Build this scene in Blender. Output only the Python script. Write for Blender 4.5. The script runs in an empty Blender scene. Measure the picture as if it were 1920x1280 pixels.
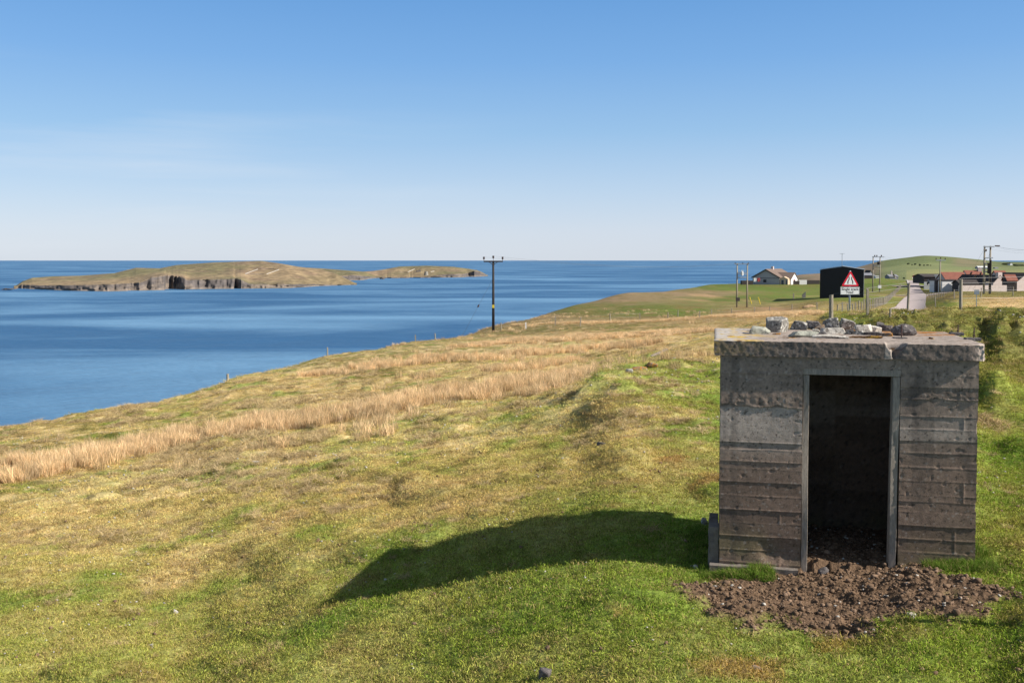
import bpy, math, random
import numpy as np
R = math.radians
scene = bpy.context.scene
# ------------------------------------------------------------------ camera
FPX, TH, HOR = 1800.0, 0.040, 488.0            # focal length in photo pixels, pitch down, horizon row
C0 = HOR + FPX*math.tan(TH)
cam = bpy.data.objects.new('camera', bpy.data.cameras.new('camera'))
scene.collection.objects.link(cam); scene.camera = cam
cam.data.sensor_width = 36; cam.data.lens = 36*FPX/1920
cam.data.shift_y = -(640-C0)/1920
cam.data.clip_start = 0.1; cam.data.clip_end = 400000
cam.rotation_euler = (math.pi/2-TH, 0, 0)
# ------------------------------------------------------------------ light
SUN_EL, SUN_BACK = R(35.5), R(18.0)            # the sun stands to the right, a little behind the camera
sv = (math.cos(SUN_BACK)*math.cos(SUN_EL), -math.sin(SUN_BACK)*math.cos(SUN_EL), math.sin(SUN_EL))
sun = bpy.data.objects.new('sun', bpy.data.lights.new('sun', 'SUN'))
scene.collection.objects.link(sun)
sun.data.energy = 5.0; sun.data.angle = R(0.5); sun.data.color = (1.0, 0.94, 0.85)
import mathutils
sun.rotation_euler = mathutils.Vector(sv).to_track_quat('Z', 'Y').to_euler()
world = bpy.data.worlds.new("World"); scene.world = world; world.use_nodes = True
nt = world.node_tree; nt.nodes.clear()
wo = nt.nodes.new('ShaderNodeOutputWorld'); bg = nt.nodes.new('ShaderNodeBackground')
sky = nt.nodes.new('ShaderNodeTexSky'); sky.sky_type = 'NISHITA'; sky.sun_disc = False
sky.sun_elevation = SUN_EL; sky.sun_rotation = math.atan2(sv[0], sv[1])
sky.altitude = 50; sky.air_density = 1.0; sky.dust_density = 0.55; sky.ozone_density = 2.6
bg.inputs[1].default_value = 0.11
# thin high cirrus low on the left, as a real (direction based) cloud veil
tc = nt.nodes.new('ShaderNodeTexCoord'); mp = nt.nodes.new('ShaderNodeMapping')
mp.inputs['Rotation'].default_value = (0, R(-12), R(20)); mp.inputs['Scale'].default_value = (1.2, 1.2, 16)
nz = nt.nodes.new('ShaderNodeTexNoise'); nz.inputs['Scale'].default_value = 2.1; nz.inputs['Detail'].default_value = 7; nz.inputs['Roughness'].default_value = .55
cr = nt.nodes.new('ShaderNodeMapRange'); cr.inputs[1].default_value = .5; cr.inputs[2].default_value = .78; cr.inputs[4].default_value = .34
sx = nt.nodes.new('ShaderNodeSeparateXYZ')
m1 = nt.nodes.new('ShaderNodeMapRange'); m1.inputs[1].default_value = .05; m1.inputs[2].default_value = -.35
m2 = nt.nodes.new('ShaderNodeMapRange'); m2.inputs[1].default_value = .2; m2.inputs[2].default_value = .1
mu = nt.nodes.new('ShaderNodeMath'); mu.operation = 'MULTIPLY'; mv = nt.nodes.new('ShaderNodeMath'); mv.operation = 'MULTIPLY'
mx = nt.nodes.new('ShaderNodeMixRGB'); mx.inputs[2].default_value = (4.6, 4.9, 5.3, 1)
L = nt.links.new
L(tc.outputs['Generated'], mp.inputs[0]); L(mp.outputs[0], nz.inputs[0]); L(nz.outputs[0], cr.inputs[0])
L(tc.outputs['Generated'], sx.inputs[0]); L(sx.outputs[0], m1.inputs[0]); L(sx.outputs[2], m2.inputs[0])
L(m1.outputs[0], mu.inputs[0]); L(m2.outputs[0], mu.inputs[1]); L(mu.outputs[0], mv.inputs[0]); L(cr.outputs[0], mv.inputs[1])
rp = nt.nodes.new('ShaderNodeValToRGB'); rp.color_ramp.elements.remove(rp.color_ramp.elements[1])
for i, (p_, c_) in enumerate(((0.0, (3.85,4.28,5.0)), (.03, (3.6,4.1,5.0)), (.07, (2.85,3.72,4.95)), (.13, (1.75,3.05,4.75)), (.2, (1.05,2.4,4.6)), (.27, (.68,1.95,4.2)), (.42, (1.1,1.45,2.05)), (1.0, (.95,1.05,1.2)))):
    e_ = rp.color_ramp.elements[0] if i == 0 else rp.color_ramp.elements.new(p_); e_.position = p_; e_.color = (c_[0]/6, c_[1]/6, c_[2]/6, 1)
sc_ = nt.nodes.new('ShaderNodeVectorMath'); sc_.operation = 'SCALE'; sc_.inputs['Scale'].default_value = 6
mr = nt.nodes.new('ShaderNodeMixRGB'); mr.inputs[0].default_value = .82      # the air's own colour over the physical sky
L(sx.outputs[2], rp.inputs[0]); L(rp.outputs[0], sc_.inputs[0]); L(sky.outputs[0], mr.inputs[1]); L(sc_.outputs[0], mr.inputs[2])
L(mv.outputs[0], mx.inputs[0]); L(mr.outputs[0], mx.inputs[1]); L(mx.outputs[0], bg.inputs[0]); L(bg.outputs[0], wo.inputs[0])
scene.view_settings.view_transform = 'Standard'; scene.view_settings.look = 'None'
scene.view_settings.exposure = 0.62; scene.view_settings.gamma = 1; scene.view_settings.use_curve_mapping = False
scene.cycles.max_bounces = 6; scene.cycles.transparent_max_bounces = 4
# ------------------------------------------------------------------ noise (numpy)
def _h(ix, iy, iz, seed):
    h = (ix.astype(np.int64)*374761393 + iy.astype(np.int64)*668265263 + iz.astype(np.int64)*2147483647//7 + seed*1274126177) & 0x7fffffff
    h = ((h ^ (h >> 13))*1103515245) & 0x7fffffff
    h = ((h ^ (h >> 11))*12345679) & 0x7fffffff
    return ((h ^ (h >> 15)) & 0xffffff)/float(0xffffff)*2-1
def noise2(x, y, seed=0):
    ix, iy = np.floor(x), np.floor(y); fx, fy = x-ix, y-iy
    fx = fx*fx*(3-2*fx); fy = fy*fy*(3-2*fy); z = np.zeros_like(ix)
    a = _h(ix, iy, z, seed); b = _h(ix+1, iy, z, seed); c = _h(ix, iy+1, z, seed); d = _h(ix+1, iy+1, z, seed)
    return (a*(1-fx)+b*fx)*(1-fy)+(c*(1-fx)+d*fx)*fy
def noise3(p, seed=0):
    i = np.floor(p); f = p-i; f = f*f*(3-2*f); r = 0
    for dx in (0, 1):
        for dy in (0, 1):
            for dz in (0, 1):
                w = (f[:, 0] if dx else 1-f[:, 0])*(f[:, 1] if dy else 1-f[:, 1])*(f[:, 2] if dz else 1-f[:, 2])
                r = r+w*_h(i[:, 0]+dx, i[:, 1]+dy, i[:, 2]+dz, seed)
    return r
def fbm2(x, y, s, octv=3, seed=0, gain=.5):
    r = 0; a = 1; t = 0
    for k in range(octv):
        r = r+a*noise2(x/s+17.3*k, y/s-9.1*k, seed+k); t += a; a *= gain; s *= .5
    return r/t
def fbm3(p, s, octv=3, seed=0, gain=.5):
    r = 0; a = 1; t = 0
    for k in range(octv):
        r = r+a*noise3(p/s+11.7*k, seed+k); t += a; a *= gain; s *= .5
    return r/t
def sm(x, a, b):
    t = np.clip((x-a)/(b-a), 0, 1); return t*t*(3-2*t)
# ------------------------------------------------------------------ picture <-> place
CT, ST = math.cos(TH), math.sin(TH)
def ray(px, py):
    up = (C0-py)/FPX; w = CT+ST*up
    return ((px-960)/FPX/w, 1.0, (-ST+CT*up)/w)
def P(px, py, d):
    r = ray(px, py); return mathutils.Vector((r[0]*d, d, r[2]*d))
def proj(x, y, z):
    w = y*CT-z*ST; return 960+FPX*x/w, C0-FPX*(y*ST+z*CT)/w
# ------------------------------------------------------------------ terrain heights: profiles along lines of sight, (distance, height) with height also as photo row
SEA = -50.0
T = {
 -1400: [(1.5,-5.6),(11,-8),(19,-11),(33,-18),(50,-30),(75,-50),(110,-62)],
 -700: [(1.5,-4.9),(11,-6),(19,-7.3),(26,-8.7),(33,-10.5),(46,-16),(75,-40),(110,-62)],
 -250: [(1.5,-4.6),(11,-5.3),(19,-6.1),(26,-6.9),(33,-7.9),(40,-9),(52,-14),(75,-34),(110,-62)],
 0: [(1.5,-4.2),(5,-4.55),(11,1280),(19,1000),(26,900),(33,850),(41,813),(46,803),(54,-13),(75,-30),(110,-60)],
 200: [(1.5,-3.9),(5,-4.25),(10.9,1280),(18.8,1000),(26,890),(35,830),(44,785),(50,765),(60,-12),(90,-30),(140,-60)],
 370: [(1.5,-3.7),(5,-4.05),(10.7,1280),(18.2,1000),(27.5,865),(37,800),(50,750),(57,734),(64,-11),(100,-30),(160,-60)],
 430: [(1.5,-3.6),(5,-4.0),(10.3,1280),(17.6,1000),(27.5,850),(38,780),(55,725),(66,711),(77,-11.5),(115,-30),(180,-60)],
 620: [(1.5,-3.3),(5,-3.75),(9.3,1280),(11.8,1135),(15.6,1000),(27,830),(45,735),(65,690),(82,667),(97,-12),(150,-32),(220,-60)],
 780: [(1.5,-3.2),(5,-3.55),(8.95,1280),(11.2,1120),(14.5,1000),(25,820),(45,720),(75,665),(100,640),(122,-12.5),(180,-33),(260,-60)],
 925: [(1.5,-3.0),(5,-3.4),(8.3,1280),(12.6,1010),(24,810),(45,705),(75,655),(115,622),(140,612),(172,-13),(250,-34),(350,-60)],
 1080: [(1.5,-2.7),(5,-3.2),(7.8,1280),(12,1000),(20,825),(27.5,732),(34,718),(50,690),(80,640),(115,608),(160,587),(215,571),(260,-14),(340,-34),(450,-60)],
 1190: [(1.5,-2.5),(5,-3.05),(7.4,1280),(11,1035),(17,835),(26,712),(29.5,692),(36,-3.85),(50,667),(80,633),(120,603),(180,577),(250,549.5),(300,-12),(380,-34),(500,-60)],
 1340: [(1.5,-2.3),(5,-2.95),(7.1,1280),(10.4,1069),(19,800),(28,700),(37,662),(55,640),(90,611),(130,594),(185,577),(250,550),(320,534),(370,-11),(470,-34),(600,-60)],
 1450: [(1.5,-2.2),(5,-2.9),(7.1,1280),(10.2,1078),(18,-3.3),(28,-3.3),(42,-3.75),(58,612),(85,601),(125,590),(185,575),(230,556),(270,545),(330,531),(400,-9.5),(500,-30),(620,-60)],
 1560: [(1.5,-2.1),(5,-2.85),(7.1,1280),(10,1085),(18,-3.15),(27,-2.75),(33,600),(36,-2.1),(42,-2.9),(65,-4.2),(120,579),(165,567),(220,556),(275,545),(330,530),(400,-8.5),(520,-15),(700,-45)],
 1650: [(1.5,-2.1),(5,-2.85),(7,1280),(9.8,-3.3),(18,-3.05),(25,-2.45),(30,598),(34,586),(40,-2.5),(65,-3.9),(120,576),(165,567),(220,553),(275,541),(330,527),(420,-7.9),(600,-14),(800,-30)],
 1715: [(1.5,-2.0),(5,-2.8),(6.9,1280),(9.6,-3.2),(18,-2.95),(24,-2.35),(29,598),(33,585),(40,-2.6),(65,-4.2),(120,-6.7),(165,577.5),(220,556),(275,539),(318,527),(370,-8),(500,-14),(800,-30)],
 1800: [(1.5,-1.9),(5,-2.8),(6.8,1280),(9.4,-3.15),(17,-2.75),(21,-2.25),(27,601),(32,583),(38,-2.2),(55,-3.1),(80,573),(105,563),(165,549.5),(200,547),(240,545),(300,540),(500,-14),(800,-30)],
 1880: [(1.5,-1.8),(5,-2.75),(6.8,1280),(9.7,1065),(17.2,790),(19.3,708),(23,660),(26,600),(31,582),(37,-2.1),(55,-3.0),(80,572),(105,562),(165,549),(200,547),(240,546),(300,-8.7),(500,-14),(800,-30)],
 2010: [(1.5,-1.7),(6.8,-2.8),(9.7,-3.0),(17.5,-2.75),(24,-2.0),(31,-1.6),(55,-2.7),(80,-3.5),(165,-5.4),(300,-8),(500,-12),(800,-30)],
 2700: [(1.5,-1.7),(10,-2.7),(20,-2.6),(30,-1.9),(165,-4),(500,-10),(800,-30)],
}
def pchip(xk, Y, x):
    """xk (K,), Y (K,N) -> (len(x),N), monotone cubic"""
    h = np.diff(xk)[:, None]; dl = np.diff(Y, axis=0)/h
    m = np.zeros_like(Y); m[0] = dl[0]; m[-1] = dl[-1]
    w1 = 2*h[1:]+h[:-1]; w2 = h[1:]+2*h[:-1]
    ok = dl[:-1]*dl[1:] > 0
    with np.errstate(all='ignore'):
        hm = (w1+w2)/(w1/dl[:-1]+w2/dl[1:])
    m[1:-1] = np.where(ok, hm, 0)
    i = np.clip(np.searchsorted(xk, x)-1, 0, len(xk)-2); t = ((x-xk[i])/(xk[i+1]-xk[i]))[:, None]; H = h[i]
    return (2*t**3-3*t**2+1)*Y[i]+(t**3-2*t**2+t)*H*m[i]+(-2*t**3+3*t**2)*Y[i+1]+(t**3-t**2)*H*m[i+1]
LD0, LD1, NL, NU = math.log(1.5), math.log(800), 700, 1300
ldg = np.linspace(LD0, LD1, NL); ukn = []; prof = []
for px in sorted(T):
    ks = [(d, (v if v < 0 else ray(px, v)[2]*d)) for d, v in T[px]]
    if ks[-1][0] < 800: ks.append((801, ks[-1][1]))
    xk = np.log(np.array([k[0] for k in ks])); Yk = np.array([[k[1]] for k in ks])
    prof.append(pchip(xk, Yk, np.clip(ldg, xk[0], xk[-1]))[:, 0]); ukn.append((px-960)/FPX)
ug = np.linspace(ukn[0], ukn[-1], NU)
TG = pchip(np.array(ukn), np.array(prof), ug)          # (NU, NL)
def lookup(G, u, ld):
    a = np.clip((u-ug[0])/(ug[-1]-ug[0])*(NU-1), 0, NU-1.001); b = np.clip((ld-LD0)/(LD1-LD0)*(NL-1), 0, NL-1.001)
    i = a.astype(int); j = b.astype(int); fa = a-i; fb = b-j
    return (G[i, j]*(1-fa)+G[i+1, j]*fa)*(1-fb)+(G[i, j+1]*(1-fa)+G[i+1, j+1]*fa)*fb
# hut placement (fitted to its corners)
HA = np.array([2.27, 10.40, -3.35]); PSI = .21; HW, HH, HD, HT, HOV = 2.6, 2.33, 1.62, .163, .07
ea = np.array([math.cos(PSI), -math.sin(PSI)]); eb = np.array([math.sin(PSI), math.cos(PSI)])
def hut_local(x, y): return (x-HA[0])*ea[0]+(y-HA[1])*ea[1], (x-HA[0])*eb[0]+(y-HA[1])*eb[1]
def road_edges(y):      # left/right road edge as photo column for a given distance
    yk = [100, 150, 165, 205, 218, 235, 262, 280, 318, 360]
    l = [1666, 1680, 1683, 1695, 1701, 1703, 1703, 1703, 1700, 1696]; r = [1745, 1738, 1736, 1737, 1741, 1733, 1727, 1724, 1723, 1722]
    return np.interp(y, yk, l), np.interp(y, yk, r)
def zterr(x, y, fine=True):
    x = np.asarray(x, float); y = np.asarray(y, float)
    u = x/y; z = lookup(TG, u, np.log(y)); px = 960+u*FPX
    far = sm(y, 60, 120)
    a, b = hut_local(x, y)
    dh = np.maximum(np.maximum(-a, a-HW), np.maximum(-b, b-HD)); hut = sm(dh, .1, 1.6)
    rl, rr = road_edges(y); rd = 1-sm(np.maximum(rl-px, px-rr)/FPX*y, .5, 5); rd = np.where(y > 95, rd, 0)
    bank = sm(px, 1540, 1640)*sm(y, 19, 24)*(1-sm(y, 33, 38))+sm(px, 1830, 1870)*sm(y, 16.5, 18)*(1-sm(y, 33, 38))*.7
    bank = np.clip(bank, 0, 1)
    z = z+(.10*fbm2(x, y, 3.2, 2, 3)*(1-far)*(.25+.75*hut)+.3*far*fbm2(x, y, 14, 3, 5))*(1-rd)
    z = z+(1-far)*(.05*fbm2(x, y, .7, 2, 9)+.028*fbm2(x, y, .2, 3, 11, .65))*(.4+.6*hut)
    # tussocky broken bank: steep faces turned to the left
    c = .8; xr = x*math.cos(.35)-y*math.sin(.35); yr = x*math.sin(.35)+y*math.cos(.35)
    s1 = noise2(xr/.9+5, yr/2.6, 21); s2 = noise2(xr/.42, yr/1.1, 22)
    saw = (xr/.62+1.7*fbm2(x, y, 1.3, 3, 23)); saw = saw-np.floor(saw)
    z = z+bank*(.19*(np.where(saw < .74, saw/.74, (1-saw)/.26)-.5)*sm(noise2(x/.7, y/1.4, 24), -.4, .2)+.05*s1+.04*s2+.03*noise2(x/.3, y/.5, 25))
    pj = px+9*noise2(x*0+3, y/.8, 26)+5*noise2(x/.4, y/.3, 27); z = z+.38*sm(y, 20.5, 23)*(1-sm(y, 27, 29.5))*(sm(pj, 1858, 1880)-.5)*sm(px, 1790, 1850)
    # soft hummocks on the open pasture
    hm = sm(fbm2(x, y, 1.6, 2, 31), .28, .6)*(1-far)*hut*(y > 9)
    z = z+.13*hm*(1-bank)+(1-far)*sm(y, 12, 18)*.05*(1-bank)*fbm2(x/1.0, y/1.6, .45, 2, 33)
    # eroded rim of the old platform: small steep scars
    for (sx_, sy_, ln, hh) in SCARS:
        t = (x-sx_)*.45+(y-sy_)*.9; n = (x-sx_)*.9-(y-sy_)*.45
        z = z+hh*np.exp(-(t/ln)**2)*np.where(n > 0, np.exp(-(n/.9)**2), np.exp(-(n/.16)**2))
    # trampled soil in front of the door
    ws = soil(x, y); z = z+ws*(.05*fbm2(x, y, .12, 3, 41, .7)+.03)
    ia = (a > .05) & (a < HW-.05) & (b > .02) & (b < HD)
    z = np.where(ia, HA[2]+.12+.04*fbm2(x, y, .15, 2, 43), z)
    return z
def soil(x, y):
    a, b = hut_local(x, y)
    cx, cb = 1.12, -.78
    r = np.sqrt(((a-cx)/1.5)**2+((b-cb)/1.06)**2)+.55*fbm2(x, y, .5, 4, 45, .6)
    w = 1-sm(r, .8, 1.02)
    r2 = np.sqrt(((a-1.36)/.45)**2+((b-.1)/.5)**2)
    inside = ((a > .05) & (a < HW-.05) & (b > .02) & (b < HD))*1.0
    return np.maximum(np.maximum(w, 1-sm(r2, .8, 1.1)), inside)
SCARS = []
def zt(x, y): return float(zterr(np.array([x]), np.array([y]))[0])
_dm = np.exp(np.linspace(math.log(4), math.log(700), 3000))
def ground_at(px, py, dmin=4):
    r = ray(px, py); d = _dm[_dm > dmin]; z = zterr(r[0]*d, d); k = np.nonzero(z > r[2]*d)[0]
    if len(k) == 0: i = int(np.argmin(np.abs(z-r[2]*d)/d))
    else: i = k[0]
    return mathutils.Vector((r[0]*d[i], d[i], z[i]))
for (px_, py_, ln, hh) in ((1118,728,1.3,.42),(1150,742,.9,.3),(1140,758,.7,.16),(1060,868,.5,.2),(1010,790,.8,.14),(1225,668,1.6,.18),(392,726,2.2,.7),(1195,770,.8,.14),(930,840,.8,.14),(1075,800,.6,.12),(1868,745,.9,.34),(1912,842,.45,.2)):
    g = ground_at(px_, py_); SCARS.append((g.x, g.y, ln, hh))
# ------------------------------------------------------------------ ground colours (turf, straw, rush and soil, with blade shade put into far tones)
GREEN, YGRN, STRAW, TAN, BROWN, OLIVE = map(np.array, ((.135,.232,.028),(.285,.31,.060),(.60,.455,.225),(.60,.395,.195),(.25,.17,.07),(.185,.16,.05)))
def mixc(*w):
    s = sum(k for k, c in w); return sum(k*c for k, c in w)/s
CP = [(1250,1150,(5,GREEN),(2,YGRN)),(1000,1050,(6,GREEN),(1,YGRN)),(800,1080,(5,GREEN),(2,YGRN)),(1100,1230,(4,GREEN),(3,YGRN)),(1600,1250,(4,GREEN),(2,YGRN)),(900,1150,(4,GREEN),(3,YGRN)),(1200,980,(3,GREEN),(1,YGRN)),(700,1230,(2,GREEN),(3,YGRN),(1,STRAW)),
 (350,1200,(1,GREEN),(4,YGRN),(1,STRAW)),(60,1240,(1,GREEN),(4,YGRN),(1,STRAW)),(400,1050,(3,YGRN),(2,STRAW)),(100,1050,(3,YGRN),(2,STRAW)),(100,950,(1,YGRN),(5,STRAW)),(300,920,(2,YGRN),(3,STRAW)),
 (20,915,(1,YGRN),(3,BROWN)),(650,950,(3,YGRN),(2,STRAW)),(850,920,(3,YGRN),(3,STRAW)),(500,860,(2,YGRN),(3,STRAW),(1,BROWN)),(700,820,(3,YGRN),(2,STRAW)),(1000,900,(2,GREEN),(3,YGRN),(1,STRAW)),(1250,850,(3,GREEN),(3,YGRN),(1,STRAW)),
 (1300,760,(2,GREEN),(4,YGRN),(1,STRAW)),(1000,800,(1,GREEN),(3,YGRN),(3,STRAW)),(1150,820,(2,YGRN),(3,STRAW)),(1250,700,(3,YGRN),(2,GREEN)),(200,820,(2,OLIVE),(2,BROWN),(2,YGRN)),(350,780,(2,OLIVE),(2,YGRN),(1,STRAW)),(50,820,(2,OLIVE),(2,BROWN),(1,STRAW)),
 (500,740,(2,OLIVE),(2,STRAW),(1,YGRN)),(600,720,(1,OLIVE),(3,STRAW)),(700,690,(3,OLIVE),(2,BROWN)),(800,700,(1,OLIVE),(4,STRAW)),(950,690,(1,OLIVE),(5,STRAW)),(850,650,(3,OLIVE),(1,STRAW)),(1050,650,(1,OLIVE),(3,STRAW)),(1050,620,(4,OLIVE),(2,BROWN)),(1200,640,(1,OLIVE),(4,TAN)),
 (1200,615,(4,OLIVE),(2,BROWN)),(1320,650,(1,OLIVE),(3,STRAW)),(1320,602,(3,OLIVE),(2,TAN)),(1000,597,(3,OLIVE),(2,STRAW)),(1150,560,(4,OLIVE),(2,STRAW)),(1150,580,(3,GREEN),(3,OLIVE)),(1250,585,(5,GREEN),(1,YGRN)),(1280,550,(3,OLIVE),(2,STRAW)),(1400,560,(5,GREEN),(2,OLIVE)),(1450,540,(5,GREEN),(1,YGRN)),(1370,535,(4,GREEN),(2,OLIVE)),
 (1500,555,(5,GREEN),(2,YGRN)),(1450,588,(1,OLIVE),(5,TAN)),(1520,600,(3,OLIVE),(2,TAN)),(1420,605,(2,OLIVE),(3,TAN)),(1560,575,(3,YGRN),(2,TAN)),(1640,560,(4,GREEN),(3,YGRN)),(1620,535,(5,GREEN),(1,OLIVE)),(1600,598,(3,GREEN),(4,YGRN)),(1700,600,(2,GREEN),(2,YGRN),(4,OLIVE)),(1760,570,(3,GREEN),(3,YGRN)),(1780,556,(2,YGRN),(3,BROWN)),
 (1850,572,(5,TAN),(1,STRAW)),(1900,566,(4,TAN),(1,STRAW)),(1850,588,(1,GREEN),(2,YGRN),(5,OLIVE)),(1860,553,(3,OLIVE),(3,YGRN)),(1900,620,(2,GREEN),(2,YGRN),(3,OLIVE)),(1890,680,(4,YGRN),(1,GREEN)),(1900,850,(4,YGRN),(3,GREEN)),(1890,980,(4,YGRN),(2,GREEN),(1,TAN)),(1880,1200,(3,GREEN),(3,YGRN)),(1700,530,(3,GREEN),(2,YGRN))]
cpw = np.array([(p[0]/900, 1.1*math.log(p[1]-500)) for p in CP]); cpc = np.array([mixc(*p[2:]) for p in CP])
# rush beds: strips through the pasture, given along their centre line
RUSH = [([(-200,925),(0,893),(120,872),(250,842),(400,817),(480,803),(560,792),(620,785),(700,771),(800,757),(900,742),(1000,727),(1070,712),(1110,700)], 19),
        ([(560,705),(700,690),(800,677),(900,672),(1000,664),(1100,657),(1180,651),(1240,642)], 6),
        ([(840,652),(940,643),(1060,634),(1200,628),(1345,618)], 6),([(960,611),(1060,610),(1200,603),(1345,595)], 2.2),([(1330,595),(1420,592),(1545,588)], 5.5),([(900,700),(1000,690),(1100,679)], 6)]
def rushmask(x, y):
    px, py = proj(x, y, lookup(TG, x/y, np.log(y))); w = 0*px
    for pl, hw in RUSH:
        c = np.interp(px, [p[0] for p in pl], [p[1] for p in pl], left=1e4, right=1e4)
        h = hw*(1+.6*fbm2(x, y, 3.5, 2, 52))*(.45+.55*sm(px, pl[0][0], pl[0][0]+120)*(1-sm(px, pl[-1][0]-90, pl[-1][0])))
        w = np.maximum(w, 1-sm(np.abs(py-c)/h, (.25), 1.3))
    return w*sm(fbm2(x, y, 1.5, 3, 53, .7), -.42, .1)
def gcolor(x, y):
    z = lookup(TG, x/y, np.log(y)); px, py = proj(x, y, z)
    py = np.maximum(py, 512); wx = 55*fbm2(x, y, 2.5, 2, 61)*np.clip(12/y, .2, 1); 
    A = np.stack([(px+wx*1.2)/900, 1.1*np.log(py-500)+.09*fbm2(x, y, 4, 2, 62)], 1)
    out = np.zeros((len(x), 3)); S = np.zeros(len(x))
    for q, c in zip(cpw, cpc):
        w = 1/((((A-q)**2).sum(1)+.0006)**2); out += w[:, None]*c; S += w
    col = out/S[:, None]
    def blend(c, k, col): return col*(1-k[:, None])+c*k[:, None]
    sc = np.clip(y/14, 1, 12)
    n1 = fbm2(x, y/1.0, 1.1, 3, 63); n2 = fbm2(x, y, .45, 2, 64); n3 = fbm2(x, y, 6, 3, 65); n4 = fbm2(x, y/2, 12, 3, 66)
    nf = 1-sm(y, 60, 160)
    sz = .22+.78*sm(col[:, 0]/col[:, 1], .95, 1.12); col = blend(STRAW, np.clip(.8*sz*sm(n1, .05, .45), 0, 1)*nf, col)
    col = blend(GREEN, np.clip(.6*sm(-n1, .1, .45), 0, 1)*nf, col)
    col = blend(BROWN, .5*sm(n2, .25, .6)*nf, col)
    col = blend(TAN, .35*sm(n3, .2, .6)*(px < 1340), col)
    fd = (1-nf)[:, None]*np.array((.30, .36, .18)); col = col*(1-fd); n5 = fbm2(x, y/1.5, 3.2, 3, 69, .7); col = blend(BROWN*.8, .6*sm(n5, .15, .45)*(1-nf), col); col = blend(OLIVE*.6, .5*sm(-n5, .2, .5)*(1-nf), col)  # far tones darkened for the blade self shadow missing there
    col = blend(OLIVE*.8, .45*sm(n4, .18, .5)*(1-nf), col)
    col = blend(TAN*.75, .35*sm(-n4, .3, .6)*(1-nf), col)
    bk = sm(px, 1560, 1640)*(y > 19)*(y < 40); n6 = fbm2(x, y/1.3, .55, 3, 74, .65); md = sm(y, 13, 20)*nf
    col = blend(OLIVE*.75, .6*bk, col); col = blend(YGRN*.8, .5*bk*sm(n6, .1, .5), col)
    col = blend(OLIVE*.55, .6*md*sm(n6, .18, .5)*(px < 1500), col); col = blend(STRAW*1.1, .6*md*sm(-n6, .12, .45)*(px < 1350), col)
    col = blend(TAN, .75*rushmask(x, y), col)
    ora = sm(fbm2(x, y, .7, 2, 67), .58, .72)*(px > 1150)*(y < 18); col = blend(np.array((.36,.17,.07)), .55*ora, col)
    a, b = hut_local(x, y); dh = np.maximum(np.maximum(-a, a-HW), np.maximum(-b, b-HD))
    col = blend(GREEN*1.05, .6*(1-sm(dh, .1, 1.0)), col)
    s = soil(x, y); sc_ = np.array((.140,.090,.056))[None]*(1+.45*fbm2(x, y, .09, 2, 68))[:, None]
    col = col*(1-s[:, None])+sc_*s[:, None]
    return np.clip(col, .01, 1)
# ------------------------------------------------------------------ mesh helpers
COL = scene.collection
def tag(o, label=None, cat=None, group=None, kind=None):
    if label: o['label'] = label
    if cat: o['category'] = cat
    if group: o['group'] = group
    if kind: o['kind'] = kind
    return o
def empty(name, loc, rz=0, **k):
    o = bpy.data.objects.new(name, None); COL.objects.link(o); o.location = loc; o.rotation_euler = (0, 0, rz); o.empty_display_size = .1
    return tag(o, **k)
def npmesh(name, V, F, mat, smooth=True, cols=None, parent=None, link=True, extra=None):
    me = bpy.data.meshes.new(name); F = np.asarray(F, dtype=np.int32); k = F.shape[1]
    me.vertices.add(len(V)); me.vertices.foreach_set('co', np.asarray(V, dtype=np.float32).ravel())
    me.loops.add(F.size); me.loops.foreach_set('vertex_index', F.ravel())
    me.polygons.add(len(F)); me.polygons.foreach_set('loop_start', np.arange(0, F.size, k, dtype=np.int32))
    if smooth: me.polygons.foreach_set('use_smooth', np.ones(len(F), dtype=bool))
    me.update(calc_edges=True); me.materials.append(mat)
    for an, arr in (('Col', cols), ('bv', extra)):
        if arr is not None:
            at = me.color_attributes.new(an, 'FLOAT_COLOR', 'POINT')
            c = np.ones((len(V), 4), dtype=np.float32); c[:, :3] = arr; at.data.foreach_set('color', c.ravel())
    o = bpy.data.objects.new(name, me)
    if link: COL.objects.link(o)
    if parent: o.parent = parent
    return o
def gridF(nr, nc):
    i = np.arange(nr-1)[:, None]*nc+np.arange(nc-1)[None]; i = i.ravel()
    return np.stack([i, i+1, i+1+nc, i+nc], 1)
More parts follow.
